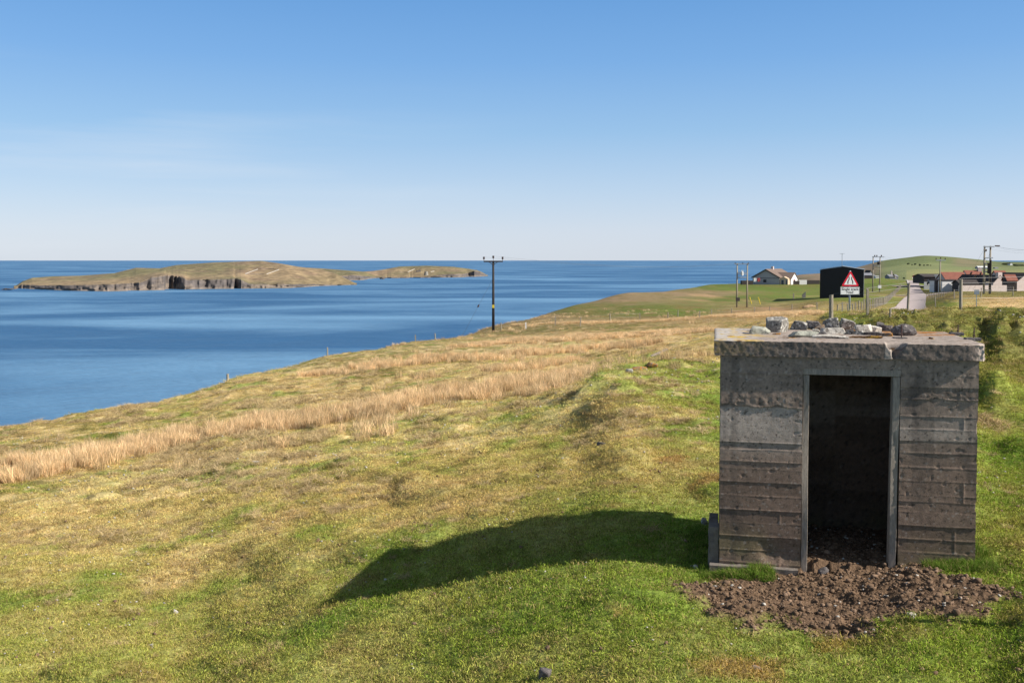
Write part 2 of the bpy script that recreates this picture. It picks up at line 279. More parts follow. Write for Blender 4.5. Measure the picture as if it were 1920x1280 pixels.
class MB:
    def __init__(s): s.v = []; s.f = []
    def add(s, vs, fs):
        b = len(s.v); s.v += [tuple(v) for v in vs]; s.f += [tuple(b+i for i in f) for f in fs]; return s
    def box(s, x0, x1, y0, y1, z0, z1):
        return s.add([(x0,y0,z0),(x1,y0,z0),(x1,y1,z0),(x0,y1,z0),(x0,y0,z1),(x1,y0,z1),(x1,y1,z1),(x0,y1,z1)],
                     [(0,3,2,1),(4,5,6,7),(0,1,5,4),(1,2,6,5),(2,3,7,6),(3,0,4,7)])
    def prism(s, poly, y0, y1):       # poly in (x,z), extruded along y
        n = len(poly); return s.add([(p[0], y0, p[1]) for p in poly]+[(p[0], y1, p[1]) for p in poly],
            [tuple(range(n)), tuple(range(2*n-1, n-1, -1))]+[((i+1) % n, i, n+i, n+(i+1) % n) for i in range(n)])
    def prismx(s, poly, x0, x1):      # poly in (y,z), extruded along x
        n = len(poly); return s.add([(x0, p[0], p[1]) for p in poly]+[(x1, p[0], p[1]) for p in poly],
            [tuple(range(n-1, -1, -1)), tuple(range(n, 2*n))]+[(i, (i+1) % n, n+(i+1) % n, n+i) for i in range(n)])
    def tube(s, pts, rad, seg=8):
        pts = [mathutils.Vector(p) for p in pts]; n = len(pts); rad = rad if isinstance(rad, (list, tuple)) else [rad]*n; vs = []
        for i, p in enumerate(pts):
            t = (pts[min(i+1, n-1)]-pts[max(i-1, 0)]).normalized(); q = t.cross(mathutils.Vector((0, 1, 0)) if abs(t.y) < .9 else mathutils.Vector((1, 0, 0))).normalized(); r = t.cross(q)
            vs += [p+rad[i]*(math.cos(2*math.pi*k/seg)*q+math.sin(2*math.pi*k/seg)*r) for k in range(seg)]
        fs = [(i*seg+k, i*seg+(k+1) % seg, (i+1)*seg+(k+1) % seg, (i+1)*seg+k) for i in range(n-1) for k in range(seg)]
        fs += [tuple(range(seg-1, -1, -1)), tuple((n-1)*seg+k for k in range(seg))]
        return s.add(vs, fs)
    def build(s, name, mat, parent=None, smooth=False, bevel=0):
        me = bpy.data.meshes.new(name); me.from_pydata(s.v, [], s.f); me.update(); me.materials.append(mat)
        o = bpy.data.objects.new(name, me); COL.objects.link(o)
        import bmesh
        bm = bmesh.new(); bm.from_mesh(me); bmesh.ops.recalc_face_normals(bm, faces=bm.faces)
        if bevel: bmesh.ops.bevel(bm, geom=bm.edges[:]+bm.verts[:], offset=bevel, segments=2, affect='EDGES', profile=.5)
        bm.to_mesh(me); bm.free()
        if smooth:
            for p in me.polygons: p.use_smooth = True
        if parent: o.parent = parent
        return o
# ------------------------------------------------------------------ materials
def mat(name, col, rough=.85, var=.25, scale=4, bump=0, bscale=30, metal=0, spec=.3, col2=None, c2scale=3, c2lo=.5, c2hi=.6, attr=None, obj=True, stretch=None, col3=None, c3scale=9, c3lo=.6, c3hi=.66):
    m = bpy.data.materials.new(name); m.use_nodes = True; t = m.node_tree; N = t.nodes; b = N['Principled BSDF']; lk = t.links.new
    b.inputs['Roughness'].default_value = rough; b.inputs['Metallic'].default_value = metal; b.inputs['Specular IOR Level'].default_value = spec
    tc = N.new('ShaderNodeTexCoord'); src = tc.outputs['Object'] 
    if not obj: src = N.new('ShaderNodeNewGeometry').outputs['Position']
    if stretch:
        mp = N.new('ShaderNodeMapping'); mp.inputs['Scale'].default_value = stretch; lk(src, mp.inputs[0]); src = mp.outputs[0]
    def noise(s, det=5, rg=.6):
        n = N.new('ShaderNodeTexNoise'); n.inputs['Scale'].default_value = s; n.inputs['Detail'].default_value = det; n.inputs['Roughness'].default_value = rg; lk(src, n.inputs['Vector']); return n.outputs['Fac']
    if attr:
        a = N.new('ShaderNodeAttribute'); a.attribute_name = attr; c = a.outputs['Color']
    else:
        r = N.new('ShaderNodeRGB'); r.outputs[0].default_value = (*col, 1); c = r.outputs[0]
    def blend(c, fac, rgb):
        x = N.new('ShaderNodeMixRGB'); lk(fac, x.inputs[0]); lk(c, x.inputs[1]); x.inputs[2].default_value = (*rgb, 1); return x.outputs[0]
    def rng(f, lo, hi, a=0, e=1):
        q = N.new('ShaderNodeMapRange'); lk(f, q.inputs[0]); q.inputs[1].default_value = lo; q.inputs[2].default_value = hi; q.inputs[3].default_value = a; q.inputs[4].default_value = e; return q.outputs[0]
    if col2: c = blend(c, rng(noise(c2scale, 6), c2lo, c2hi), col2)
    if col3: c = blend(c, rng(noise(c3scale, 7), c3lo, c3hi), col3)
    if var:
        h = N.new('ShaderNodeHueSaturation'); lk(c, h.inputs['Color']); lk(rng(noise(scale, 8, .7), .3, .7, 1-var, 1+var), h.inputs['Value']); c = h.outputs[0]
    lk(c, b.inputs['Base Color'])
    if bump:
        bp = N.new('ShaderNodeBump'); bp.inputs['Strength'].default_value = 1; bp.inputs['Distance'].default_value = bump; lk(noise(bscale, 6, .65), bp.inputs['Height']); lk(bp.outputs[0], b.inputs['Normal'])
    return m
M = {}
M['ground'] = mat('ground', None, .95, .5, 14, .04, 16, attr='Col', obj=False, spec=.1)
M['concrete'] = mat('concrete', (.19,.165,.145), .95, .3, 14, .006, 60, spec=.15, col2=(.12,.085,.065), c2scale=1.6, c2lo=.5, c2hi=.72)
M['wood_grey'] = mat('weathered_wood', (.30,.255,.21), .9, .4, 10, .003, 40, stretch=(6, 6, 1), spec=.1)
M['wood_dark'] = mat('tarred_wood', (.035,.028,.025), .8, .3, 5)
M['post'] = mat('post_wood', (.30,.26,.20), .9, .35, 8, .004, 30, stretch=(5, 5, 1))
M['wire'] = mat('wire', (.16,.16,.16), .6, 0, metal=.6)
M['galv'] = mat('galvanised', (.32,.35,.38), .5, .15, 6, metal=.5)
M['insul'] = mat('insulator', (.06,.035,.03), .35, .1, 6)
M['rust'] = mat('rusty_steel', (.10,.06,.05), .9, .4, 30)
M['black'] = mat('black_cladding', (.024,.023,.028), .75, .15, 3)
M['white'] = mat('white_render', (.72,.70,.67), .9, .08, 3)
M['harl'] = mat('grey_render', (.42,.395,.395), .95, .08, 3)
M['pink'] = mat('pink_harling', (.56,.47,.43), .95, .15, 2)
M['tanwall'] = mat('buff_render', (.62,.46,.32), .9, .08, 3)
M['tile_brown'] = mat('brown_tiles', (.18,.13,.105), .9, .2, 2)
M['tile_red'] = mat('red_roof', (.235,.088,.06), .85, .25, 1.2)
M['slate'] = mat('dark_roof', (.06,.05,.047), .95, .2, 1.5)
M['greyroof'] = mat('grey_roof', (.22,.22,.24), .7, .15, 1)
M['glass'] = mat('window_glass', (.03,.035,.045), .1, 0, spec=.6)
M['framew'] = mat('frame_paint', (.7,.7,.68), .6, .05)
M['redpaint'] = mat('red_paint', (.35,.05,.05), .6, .05)
M['signred'] = mat('sign_red', (.68,.018,.04), .4, .04); M['signwhite'] = mat('sign_white', (.80,.80,.80), .4, .03)
M['signblack'] = mat('sign_black', (.01,.01,.012), .5, 0); M['signback'] = mat('sign_back', (.17,.20,.25), .5, .08)
M['yellow'] = mat('yellow_paint', (.72,.52,.04), .6, .1)
M['asphalt'] = mat('asphalt', (.36,.30,.285), .95, .14, .6, .01, 20, obj=False)
M['track'] = mat('gravel_track', (.38,.28,.22), .95, .2, .5, obj=False)
M['lane_paint'] = mat('road_paint', (.7,.68,.64), .8, .1)
M['stone'] = mat('grey_stone', (.22,.205,.18), .9, .45, 40, .006, 60, col2=(.52,.50,.45), c2scale=22, c2lo=.54, c2hi=.60, col3=(.03,.03,.03), c3scale=34, c3lo=.57, c3hi=.64)
M['stone_pale'] = mat('pale_stone', (.46,.43,.38), .9, .35, 40, .006, 60, col2=(.16,.14,.12), c2scale=18, c2lo=.55, c2hi=.65)
M['stone_dark'] = mat('dark_stone', (.12,.105,.10), .9, .45, 40, .012, 50, col2=(.36,.31,.28), c2scale=26, c2lo=.56, c2hi=.66)
M['stone_green'] = mat('greenish_slab', (.34,.34,.28), .9, .35, 30, .006, 60, col2=(.14,.14,.12), c2scale=14, c2lo=.5, c2hi=.62)
M['stone_rust'] = mat('lichened_stone', (.20,.15,.11), .9, .35, 14, .01, 30, col2=(.42,.19,.035), c2scale=18, c2lo=.47, c2hi=.56)
M['moss'] = mat('moss', (.11,.055,.02), 1, .5, 20, .02, 30, col2=(.38,.22,.03), c2scale=12, c2lo=.55, c2hi=.62)
M['cliff'] = mat('cliff', (.15,.135,.125), .95, .5, .06, attr='Col', obj=False)
M['leaf'] = mat('leaves', (.03,.04,.015), .9, .3, 3)
M['netting'] = mat('netting', (.08,.08,.08), .7, 0)
M['vehicle'] = mat('dark_car_paint', (.04,.045,.06), .3, 0, spec=.5)
# ------------------------------------------------------------------ terrain sheet
us = np.concatenate([np.linspace(ug[0], -.62, 60)[:-1], np.linspace(-.62, .62, 1150), np.linspace(.62, ug[-1], 60)[1:]])
ds = np.exp(np.concatenate([np.linspace(math.log(1.6), math.log(6), 60)[:-1], np.linspace(math.log(6), math.log(60), 620)[:-1], np.linspace(math.log(60), math.log(790), 340)]))
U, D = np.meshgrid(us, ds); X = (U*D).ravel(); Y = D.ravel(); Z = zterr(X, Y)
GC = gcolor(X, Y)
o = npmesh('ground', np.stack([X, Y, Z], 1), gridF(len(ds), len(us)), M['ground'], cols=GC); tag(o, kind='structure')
# ------------------------------------------------------------------ sea
def sea_material():
    m = bpy.data.materials.new('sea'); m.use_nodes = True; t = m.node_tree; N = t.nodes; lk = t.links.new; b = N['Principled BSDF']
    g = N.new('ShaderNodeNewGeometry'); mp = N.new('ShaderNodeMapping'); mp.inputs['Scale'].default_value = (.0016, .0034, 1); mp.inputs['Rotation'].default_value = (0, 0, R(-28)); lk(g.outputs['Position'], mp.inputs[0])
    n = N.new('ShaderNodeTexNoise'); n.inputs['Scale'].default_value = 1.3; n.inputs['Detail'].default_value = 6; n.inputs['Roughness'].default_value = .55; n.inputs['Distortion'].default_value = .6; lk(mp.outputs[0], n.inputs['Vector'])
    q = N.new('ShaderNodeMapRange'); q.inputs[1].default_value = .44; q.inputs[2].default_value = .66; lk(n.outputs[0], q.inputs[0])
    x = N.new('ShaderNodeMixRGB'); x.inputs[1].default_value = (.024,.098,.215,1); x.inputs[2].default_value = (.135,.275,.43,1); lk(q.outputs[0], x.inputs[0]); lk(x.outputs[0], b.inputs['Base Color'])
    b.inputs['IOR'].default_value = 1.33; b.inputs['Roughness'].default_value = .42; b.inputs['Specular IOR Level'].default_value = .5
    w = N.new('ShaderNodeTexNoise'); w.inputs['Scale'].default_value = .55; w.inputs['Detail'].default_value = 4; mw = N.new('ShaderNodeMapping'); mw.inputs['Scale'].default_value = (.35, 1, 1); mw.inputs['Rotation'].default_value = (0, 0, R(-15)); lk(g.outputs['Position'], mw.inputs[0]); lk(mw.outputs[0], w.inputs['Vector'])
    w2 = N.new('ShaderNodeTexNoise'); w2.inputs['Scale'].default_value = .035; w2.inputs['Detail'].default_value = 5; lk(mw.outputs[0], w2.inputs['Vector'])
    bp = N.new('ShaderNodeBump'); bp.inputs['Strength'].default_value = 1; bp.inputs['Distance'].default_value = 1.1; lk(w.outputs[0], bp.inputs['Height'])
    b2 = N.new('ShaderNodeBump'); b2.inputs['Strength'].default_value = 1; b2.inputs['Distance'].default_value = 5; lk(w2.outputs[0], b2.inputs['Height']); lk(bp.outputs[0], b2.inputs['Normal']); lk(b2.outputs[0], b.inputs['Normal'])
    return m
M['sea'] = sea_material()
S = 180000
o = MB().add([(-S, -2000, SEA), (S, -2000, SEA), (S, S, SEA), (-S, S, SEA)], [(0, 1, 2, 3)]).build('sea', M['sea']); tag(o, kind='structure')
# ------------------------------------------------------------------ islands and the far hill
def sea_d(py): return SEA/ray(0, py)[2]
ROCKC = np.array((.10,.086,.08)); PALER = np.array((.34,.27,.21)); IGR = np.array((.155,.135,.062)); ITAN = np.array((.25,.18,.10)); IBR = np.array((.18,.115,.08))
NOTCH = [(312,347,62),(441,453,36),(34,56,30),(242,262,22),(690,700,40),(726,734,40),(770,790,40),(876,890,60)]
def island(name, coast, top, crest, depth, x0, x1, seed, nx=520):
    pxs = np.linspace(x0, x1, nx); ip = lambda L_, x: np.interp(x, [p[0] for p in L_], [p[1] for p in L_])
    rows = []; cols = []
    jag = 1.0*noise2(pxs/7, 0*pxs, seed)+.8*noise2(pxs/2.6, 0*pxs+5, seed+1)
    cy = ip(coast, pxs); ker = np.ones(15)/15; smo = lambda a: np.convolve(np.pad(a, 7, 'edge'), ker, 'valid'); cy = smo(cy); ty = np.minimum(ip(top, pxs)+.3*jag, cy-.7); ry = np.minimum(ip(crest, pxs), ty-.3)
    dc = np.array([sea_d(c) for c in cy]); xx = lambda d: (pxs-960)/FPX*d
    steep = 9+5*(noise2(pxs/30, 0*pxs+2, seed+3)+1)
    for a_, b_, dp in NOTCH:
        q_ = np.where((pxs > a_-4) & (pxs <= a_), (pxs-a_+4)/4, np.where((pxs > a_) & (pxs < b_), 1-1.15*(pxs-a_)/(b_-a_), 0)); dc = dc+dp*q_*(1+.35*noise2(pxs/3.1, 0*pxs, 17))
    dt = dc+steep; zt_ = np.array([ray(960, a)[2] for a in ty])*dt
    dr = smo(dt+ip(depth, pxs)); zr = np.array([ray(960, a)[2] for a in ry])*dr; zr = np.maximum(zr, zt_+.5)
    prof_ = [(dc-14, 0*dc+SEA-2, 0), (dc, SEA+1.5+0*dc, .2)]
    for k in range(1, 9):
        t = k/8; gul = noise3(np.stack([pxs/4.2, 0*pxs+t*1.4, 0*pxs], 1), seed+7)*6+noise3(np.stack([pxs/11, 0*pxs, 0*pxs], 1), seed+8)*9
        prof_.append((dc+steep*t+gul*(.35+.65*(1-t))*(t < 1), SEA+1.5+(zt_-SEA-1.5)*t**.85, 1 if k < 8 else .5))
    for k in range(1, 31):
        t = k/30; a = t*t*(3-2*t)*.55+t*.45
        prof_.append((dt+(dr-dt)*t, zt_*(1-sm(t, 0, .15))+smo(zt_)*sm(t, 0, .15)+(zr-smo(zt_))*a+1.1*noise2(pxs/14, 0*pxs+t*7, seed+4)*math.sin(math.pi*t), 0))
    for k in range(1, 7):
        t = k/6; prof_.append((dr+t*260, zr+(SEA-3-zr)*t*t, 0))
    for d, z, rk in prof_:
        x = xx(d); rows.append(np.stack([x, d+0*x, z], 1))
        n = fbm2(x, d, 60, 3, seed+5); n2 = fbm2(x, d/2, 160, 2, seed+6); n3 = fbm2(x, d/3, 14, 3, seed+9)
        g = ITAN*(1-sm(n2, -.25, .35))[:, None]+IGR*sm(n2, -.25, .35)[:, None]
        g = g*(1-.5*sm(n, .1, .5))[:, None]+IBR*(.5*sm(n, .1, .5))[:, None]; g = g*(1+.3*n3+.25*fbm2(x, d/2, 7, 3, seed+12))[:, None]
        s = sm(noise2(x/30, z/9, seed+2)+.5*noise2(x/6, z/3, seed+3)+.55*noise2(x/45, z/1.7, seed+14), -.1, 1.2)[:, None]; r = ROCKC*(1-s)+PALER*s*.6
        if rk == .2: r = ROCKC*.9+0*r+PALER*.25
        if 0 < rk <= .5: k_ = (1 if rk < .5 else .4)
        else: k_ = rk
        cols.append(r*k_+g*(1-k_))
    V = np.concatenate(rows); o = npmesh(name, V, gridF(len(rows), nx), M['cliff'], cols=np.concatenate(cols)); tag(o, kind='structure'); return V
crest1 = [(28,541),(34,534),(42,528),(60,521),(100,518),(150,517),(215,512),(255,502),(300,503),(330,497),(400,492),(460,490),(490,489),(520,493),(560,500),(600,505),(630,513),(655,526),(668,533)]
isl = island('island', [(20,542),(40,541),(120,544.5),(200,546),(260,544.5),(350,542),(450,541),(540,540),(600,536),(668,534)],
       [(20,541.5),(30,540),(40,533),(75,535),(110,535),(200,533),(262,530),(285,519),(310,515.5),(343,519),(350,524),(400,523),(440,522),(452,524),(468,532.5),(540,533),(620,533),(668,533.5)], crest1,
       [(20,10),(40,120),(100,380),(300,520),(490,520),(600,260),(668,8)], 26, 669, 100)
island('island_tip', [(540,526),(620,526),(680,525),(705,521),(720,521.5),(800,520.5),(860,520),(910,518),(914,517.5)],
       [(540,523),(560,523),(600,521),(640,518),(662,515.5),(690,518),(706,520),(780,519.5),(800,518.5),(830,515),(870,513),(893,507.5),(905,512),(914,517)],
       [(540,500),(600,503),(640,506),(680,509),(700,508),(720,505),(750,499.5),(800,498),(850,500),(880,504),(893,506.5),(905,511),(914,516.5)], [(540,500),(700,350),(760,500),(870,350),(914,10)], 540, 915, 200, 400)
HLD = np.exp(np.linspace(math.log(560), math.log(3200), 110)); HC = {
 1380: [(560,-62),(3200,-62)], 1478: [(560,-62),(3200,-62)], 1492: [(560,-62),(1200,-55),(1650,518),(1800,-28),(2200,-62),(3200,-62)],
 1530: [(560,-60),(900,-45),(1650,515),(1750,513),(2100,-35),(2600,-62),(3200,-62)], 1575: [(560,-60),(900,-35),(1500,517),(2000,508),(2300,-40),(3200,-62)],
 1620: [(560,-40),(900,-24),(1400,513),(2000,497.5),(2400,-40),(3200,-62)], 1655: [(560,-32),(900,-18),(1400,505),(2000,488.5),(2400,-30),(3200,-62)],
 1700: [(560,-30),(800,-16),(1400,500),(2000,482.8),(2400,-20),(3200,-62)], 1738: [(560,-30),(800,-15),(1400,499),(2000,479.2),(2400,-20),(3200,-62)],
 1780: [(560,-30),(800,-14),(1400,500),(2000,481.3),(2400,-20),(3200,-62)], 1830: [(560,-30),(800,-13),(1400,502),(2000,486),(2400,-20),(3200,-62)],
 1875: [(560,-30),(800,-13),(1400,502.5),(2000,490.7),(2400,-18),(3200,-55)], 1930: [(560,-30),(800,-13),(1400,500),(2000,491.5),(2400,-15),(3200,-40)], 2300: [(560,-25),(800,-12),(1400,-8),(2000,0),(3200,-30)]}
hp = []
for px in sorted(HC):
    ks = [(d, (v if v < 30 else ray(px, v)[2]*d)) for d, v in HC[px]]; xk = np.log(np.array([k[0] for k in ks]))
    hp.append(pchip(xk, np.array([[k[1]] for k in ks]), np.log(HLD).clip(xk[0], xk[-1]))[:, 0])
hus = np.linspace(1385, 2290, 420); HG = pchip(np.array(sorted(HC), float), np.array(hp), hus).T
HX = ((hus-960)/FPX)[None]*HLD[:, None]; HY = np.repeat(HLD[:, None], len(hus), 1)
HG = HG+fbm2(HX.ravel(), HY.ravel(), 90, 3, 301).reshape(HG.shape)*.9
def hcolor(x, y, px):
    g1, g2, br, gy = map(np.array, ((.135,.16,.065), (.18,.20,.085), (.22,.165,.11), (.12,.13,.065)))
    f = np.repeat(np.where(y > 1480+60*np.sin(x/90), 1.0, 0.0)[:, None], 3, 1); c = g2*(1-f)+g1*f
    k = (sm(px, 1775, 1800)*(1-sm(px, 1830, 1870))*(y > 1450)*(y < 1850)*.6)[:, None]; c = c*(1-k)+br*k
    k = (1-sm(px, 1630, 1665))[:, None]; c = c*(1-k)+br*k*.95
    k = ((px > 1700)*(y < 1150))[:, None]*1.0; c = c*(1-k)+np.array((.24,.24,.10))*k
    k = (.5*sm(fbm2(x, y, 110, 3, 302), .1, .5))[:, None]; c = c*(1-k)+gy*k
    return c*(1+.12*fbm2(x, y, 20, 3, 303))[:, None]
PXH = np.repeat(hus[None], len(HLD), 0)
o = npmesh('hill', np.stack([HX.ravel(), HY.ravel(), HG.ravel()], 1), gridF(len(HLD), len(hus)), M['ground'], cols=hcolor(HX.ravel(), HY.ravel(), PXH.ravel())); tag(o, kind='structure')
def hill_at(px, py):
    i = int(round((px-1385)/(2290-1385)*(len(hus)-1))); r = ray(px, py); z = HG[:, i]; k = np.nonzero((z > r[2]*HLD) & (HLD > 620))[0]
    j = k[0] if len(k) else int(np.argmin(np.abs(z-r[2]*HLD))); return mathutils.Vector((r[0]*HLD[j], HLD[j], z[j]))
# ------------------------------------------------------------------ road, side roads and track
def sheet(name, rows, m, lift):
    """rows: list of (left px, right px, distance) draped on the ground"""
    V = []; nc = 14
    for l, r, d in rows:
        for k in range(nc):
            x = ((l+(r-l)*k/(nc-1))-960)/FPX*d; V.append((x, d))
    V = np.array(V); z = zterr(V[:, 0], V[:, 1])+lift
    o = npmesh(name, np.column_stack([V, z]), gridF(len(rows), nc), m); tag(o, kind='structure'); return o
dd = np.linspace(105, 352, 160); l, r = road_edges(dd)
sheet('road', list(zip(l, r, dd)), M['asphalt'], .13)
sheet('road_edge_line', [(a, a+1.1, d) for a, d in zip(np.interp(np.linspace(218, 330, 60), [218, 262, 318, 330], [1704, 1704, 1701.3, 1701]), np.linspace(218, 330, 60))], M['lane_paint'], .17)
def lane(name, pts, w, m, lift=.1):
    V = []; P_ = [mathutils.Vector(p) for p in pts]
    Q = []
    for a, b in zip(P_[:-1], P_[1:]):
        n = max(2, int((b-a).length/1.5)); Q += [a.lerp(b, k/n) for k in range(n)]
    Q.append(P_[-1])
    for i, q in enumerate(Q):
        t = (Q[min(i+1, len(Q)-1)]-Q[max(0, i-1)]).normalized(); n = mathutils.Vector((-t.y, t.x))
        for s in (-.5, -.25, 0, .25, .5): v = q+n*w*s; V.append((v.x, v.y))
    V = np.array(V); o = npmesh(name, np.column_stack([V, zterr(V[:, 0], V[:, 1])+lift]), gridF(len(Q), 5), m); tag(o, kind='structure')
def G2(px, d): return ((px-960)/FPX*d, d)
lane('track', [G2(1600,222), G2(1640,222), G2(1680,222), G2(1703,222)], 3.2, M['track'])
lane('side_road', [G2(1737,218), G2(1760,225), G2(1790,222)], 4, M['asphalt'])
lane('side_road_far', [G2(1682,285), G2(1702,286)], 6, M['asphalt'])
lane('farm_road', [G2(1722,286), G2(1745,284), G2(1765,270)], 6, M['asphalt'])
# ------------------------------------------------------------------ concrete hut
def cmat(name, **k): return mat(name, None, .95, .28, 22, .0035, 90, attr='Col', spec=.12, **k)
M['hutc'] = cmat('board_marked_concrete'); M['roofc'] = cmat('rough_roof_concrete')
hut = empty('concrete_hut', HA.tolist(), -PSI, label='small flat roofed board marked concrete hut with open doorway beside the muddy patch', cat='hut')
def hface(px, py):
    r = ray(px, py); s = (r[0]*HA[1]-HA[0])/(ea[0]-r[0]*ea[1]); return s, r[2]*(HA[1]+s*ea[1])-HA[2]
def roughbox(x0, x1, y0, y1, z0, z1, res, fn):
    Vs, Fs, n0 = [], [], 0
    for ax, val in ((0, x0), (0, x1), (1, y0), (1, y1), (2, z0), (2, z1)):
        lo = [x0, y0, z0]; hi = [x1, y1, z1]; o_ = [k for k in range(3) if k != ax]
        na, nb = [max(2, int((hi[k]-lo[k])/res)+1) for k in o_]
        A, B = np.meshgrid(np.linspace(lo[o_[0]], hi[o_[0]], na), np.linspace(lo[o_[1]], hi[o_[1]], nb)); v = np.zeros((A.size, 3)); v[:, ax] = val; v[:, o_[0]] = A.ravel(); v[:, o_[1]] = B.ravel()
        f = gridF(nb, na)
        if (ax == 1) == (val in (x1, y1, z1) and val == hi[ax]): f = f[:, ::-1]
        if ax == 1: f = f
        Vs.append(v); Fs.append(f+n0); n0 += len(v)
    V = np.concatenate(Vs); V0 = V.copy(); V = fn(V); return V0, V, np.concatenate(Fs)
dL = hface(1503, 880)[0]; dR = hface(1686, 880)[0]; dTop = hface(1594, 692)[1]
def zrow_l(r): return hface(1430, r)[1]
def zrow_r(r): return hface(1760, r)[1]
boardsL = [zrow_l(r) for r in (1056,1033,1006,981,957,930,905,880,866,843,830,762,700)]
boardsR = [zrow_r(r) for r in (1062,1037,1012,988,962,942,930,903,877,850,828,805,782,749,727,704)]
def board_disp(s, z):
    left = s < (dL+dR)/2; d = np.zeros_like(s); amp = np.zeros_like(s)+.0012; idx = np.zeros_like(s)
    for bl, msk in ((boardsL, left), (boardsR, ~left)):
        b = np.array(bl); k = np.searchsorted(b, z); off = (np.sin(k*12.9898+(3.1 if bl is boardsL else 7.7))*43758.5453) % 1
        d = np.where(msk, (off-.5)*.007, d); idx = np.where(msk, off, idx)
        for q, bz in enumerate(b):
            w = noise2(s*1.8+q*7, s*0+q, 71)*.5+.6
            d = d+np.where(msk, .0075*w*np.exp(-((z-bz-.003*noise2(s*4, s*0+q, 72))/.0055)**2), 0)
    zl = boardsL[-2]; wob = .018*noise2(s*5, s*0, 73)+.01*noise2(s*17, s*0, 74)
    rl = left & (z > zl+wob); d = d+np.where(rl, .014, 0); rough = np.where(left, np.exp(-((z-zl-.06)/.06)**2), 0)
    zr = boardsR[-3]; rr_ = (~left) & (z > zr+wob*.5); d = d+np.where(rr_, .009, 0)
    rough = rough+np.where(~left, .8*np.exp(-((z-zr-.05)/.05)**2)+.7*np.exp(-((z-boardsR[-1])/.05)**2), 0)+np.where(left, .7*np.exp(-((z-boardsL[-1]+.0)/.05)**2), 0)
    p = np.stack([s, 0*s, z], 1)
    d = d+(.0014+.007*np.clip(rough, 0, 1))*fbm3(p, .045, 3, 75, .7)+.0035*fbm3(p, .5, 2, 76)-.006*sm(noise2(s/.06, z/.06, 77), .72, .9)
    # vertical board joints
    for (js, za, zb) in ((hface(1807, 800)[0], boardsR[11], boardsR[12]), (hface(1806, 920)[0], boardsR[5], boardsR[7]), (hface(1790, 1000)[0], boardsR[1], boardsR[3]), (hface(1462, 970)[0], boardsL[3], boardsL[4])):
        d = d+.005*np.exp(-((s-js)/.006)**2)*((z > za) & (z < zb))
    brk = np.exp(-(((s-(dL-.2))/.24)**2+((z-.20)/.13)**2)**2); d = d-brk*(.03+.015*fbm3(p, .07, 3, 78))
    return d, idx, np.clip(rough, 0, 1), left
def wall_fn(V):
    V = V.copy(); s, z = V[:, 0].copy(), V[:, 2].copy(); fr = V[:, 1] <= .0001
    d, *_ = board_disp(s, z); V[:, 1] = np.where(fr, V[:, 1]-d, V[:, 1])
    edge = (s > HW-.001) | (s < .001); ch = .010*fbm3(V, .06, 3, 79, .7)+.012*sm(noise3(V/.16, 80), .35, .7)
    V[:, 0] = np.where(s > HW-.001, s-np.abs(ch)-.022*np.exp(-((z-1.62)/.05)**2), np.where(s < .001, s+.3*np.abs(ch), s)); return V
def wall_col(V0):
    s, y, z = V0.T; d, idx, rough, left = board_disp(s, z)
    g = np.array((.275,.21,.165)); pale = np.array((.34,.28,.235)); br = np.array((.215,.152,.115)); grn = np.array((.205,.165,.09)); top = np.array((.24,.185,.145))
    zz = z+.05*fbm3(V0, .5, 3, 81); c = np.repeat(br[None], len(s), 0)
    def bl(c, k, col): k = np.clip(k, 0, 1)[:, None]; return c*(1-k)+col*k
    t = np.where(left, sm(zz, zrow_l(905), zrow_l(800)), sm(zz, zrow_r(900), zrow_r(800))); c = bl(c, t, g)
    c = bl(c, np.where(left, sm(zz, zrow_l(862), zrow_l(805))*(1-sm(z, boardsL[-2]-.02, boardsL[-2])), (z > boardsR[10])*(z < boardsR[12])*.7), pale)
    c = bl(c, .9*(1-sm(zz, .18, .62))*sm(fbm3(V0, .35, 3, 82), -.5, .3), grn)
    c = bl(c, sm(z, HH-.28, HH-.1)*.7, top)
    c = c*(.80+.4*idx)[:, None]; c = bl(c, .8*sm(fbm3(V0, .022, 2, 86, .8), .32, .6), np.array((.06,.05,.042))); c = bl(c, .5*sm(fbm3(V0, .03, 2, 87, .8), .4, .6), np.array((.40,.35,.31))); c = bl(c, .55*rough*sm(fbm3(V0, .05, 3, 83), -.1, .5), np.array((.05,.04,.035)))
    c = c*(1+.22*fbm3(V0, .12, 4, 84, .7))[:, None]; c = bl(c, .6*sm(fbm3(V0*np.array((1, 1, .35)), .22, 3, 85), .3, .6), np.array((.10,.08,.07)))
    runs = sm(noise2(s/.045, s*0, 88)*.6+noise2(s/.16, z/1.5, 89), .35, .8); c = bl(c, .35*runs*(y < .01), np.array((.09,.075,.065)))
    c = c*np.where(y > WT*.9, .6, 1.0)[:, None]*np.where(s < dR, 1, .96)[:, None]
    return np.clip(c, .012, 1)
VV, FF, CC, n0 = [], [], [], 0
WT = .17
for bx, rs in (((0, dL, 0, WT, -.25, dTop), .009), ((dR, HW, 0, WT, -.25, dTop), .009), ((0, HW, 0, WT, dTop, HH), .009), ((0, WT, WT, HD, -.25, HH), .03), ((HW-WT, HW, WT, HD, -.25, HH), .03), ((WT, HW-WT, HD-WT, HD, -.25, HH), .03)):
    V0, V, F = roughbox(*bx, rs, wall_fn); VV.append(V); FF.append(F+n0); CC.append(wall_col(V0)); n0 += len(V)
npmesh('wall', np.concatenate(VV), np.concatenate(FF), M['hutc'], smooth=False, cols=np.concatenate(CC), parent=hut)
nx_ = hface(1668, 655)[0]
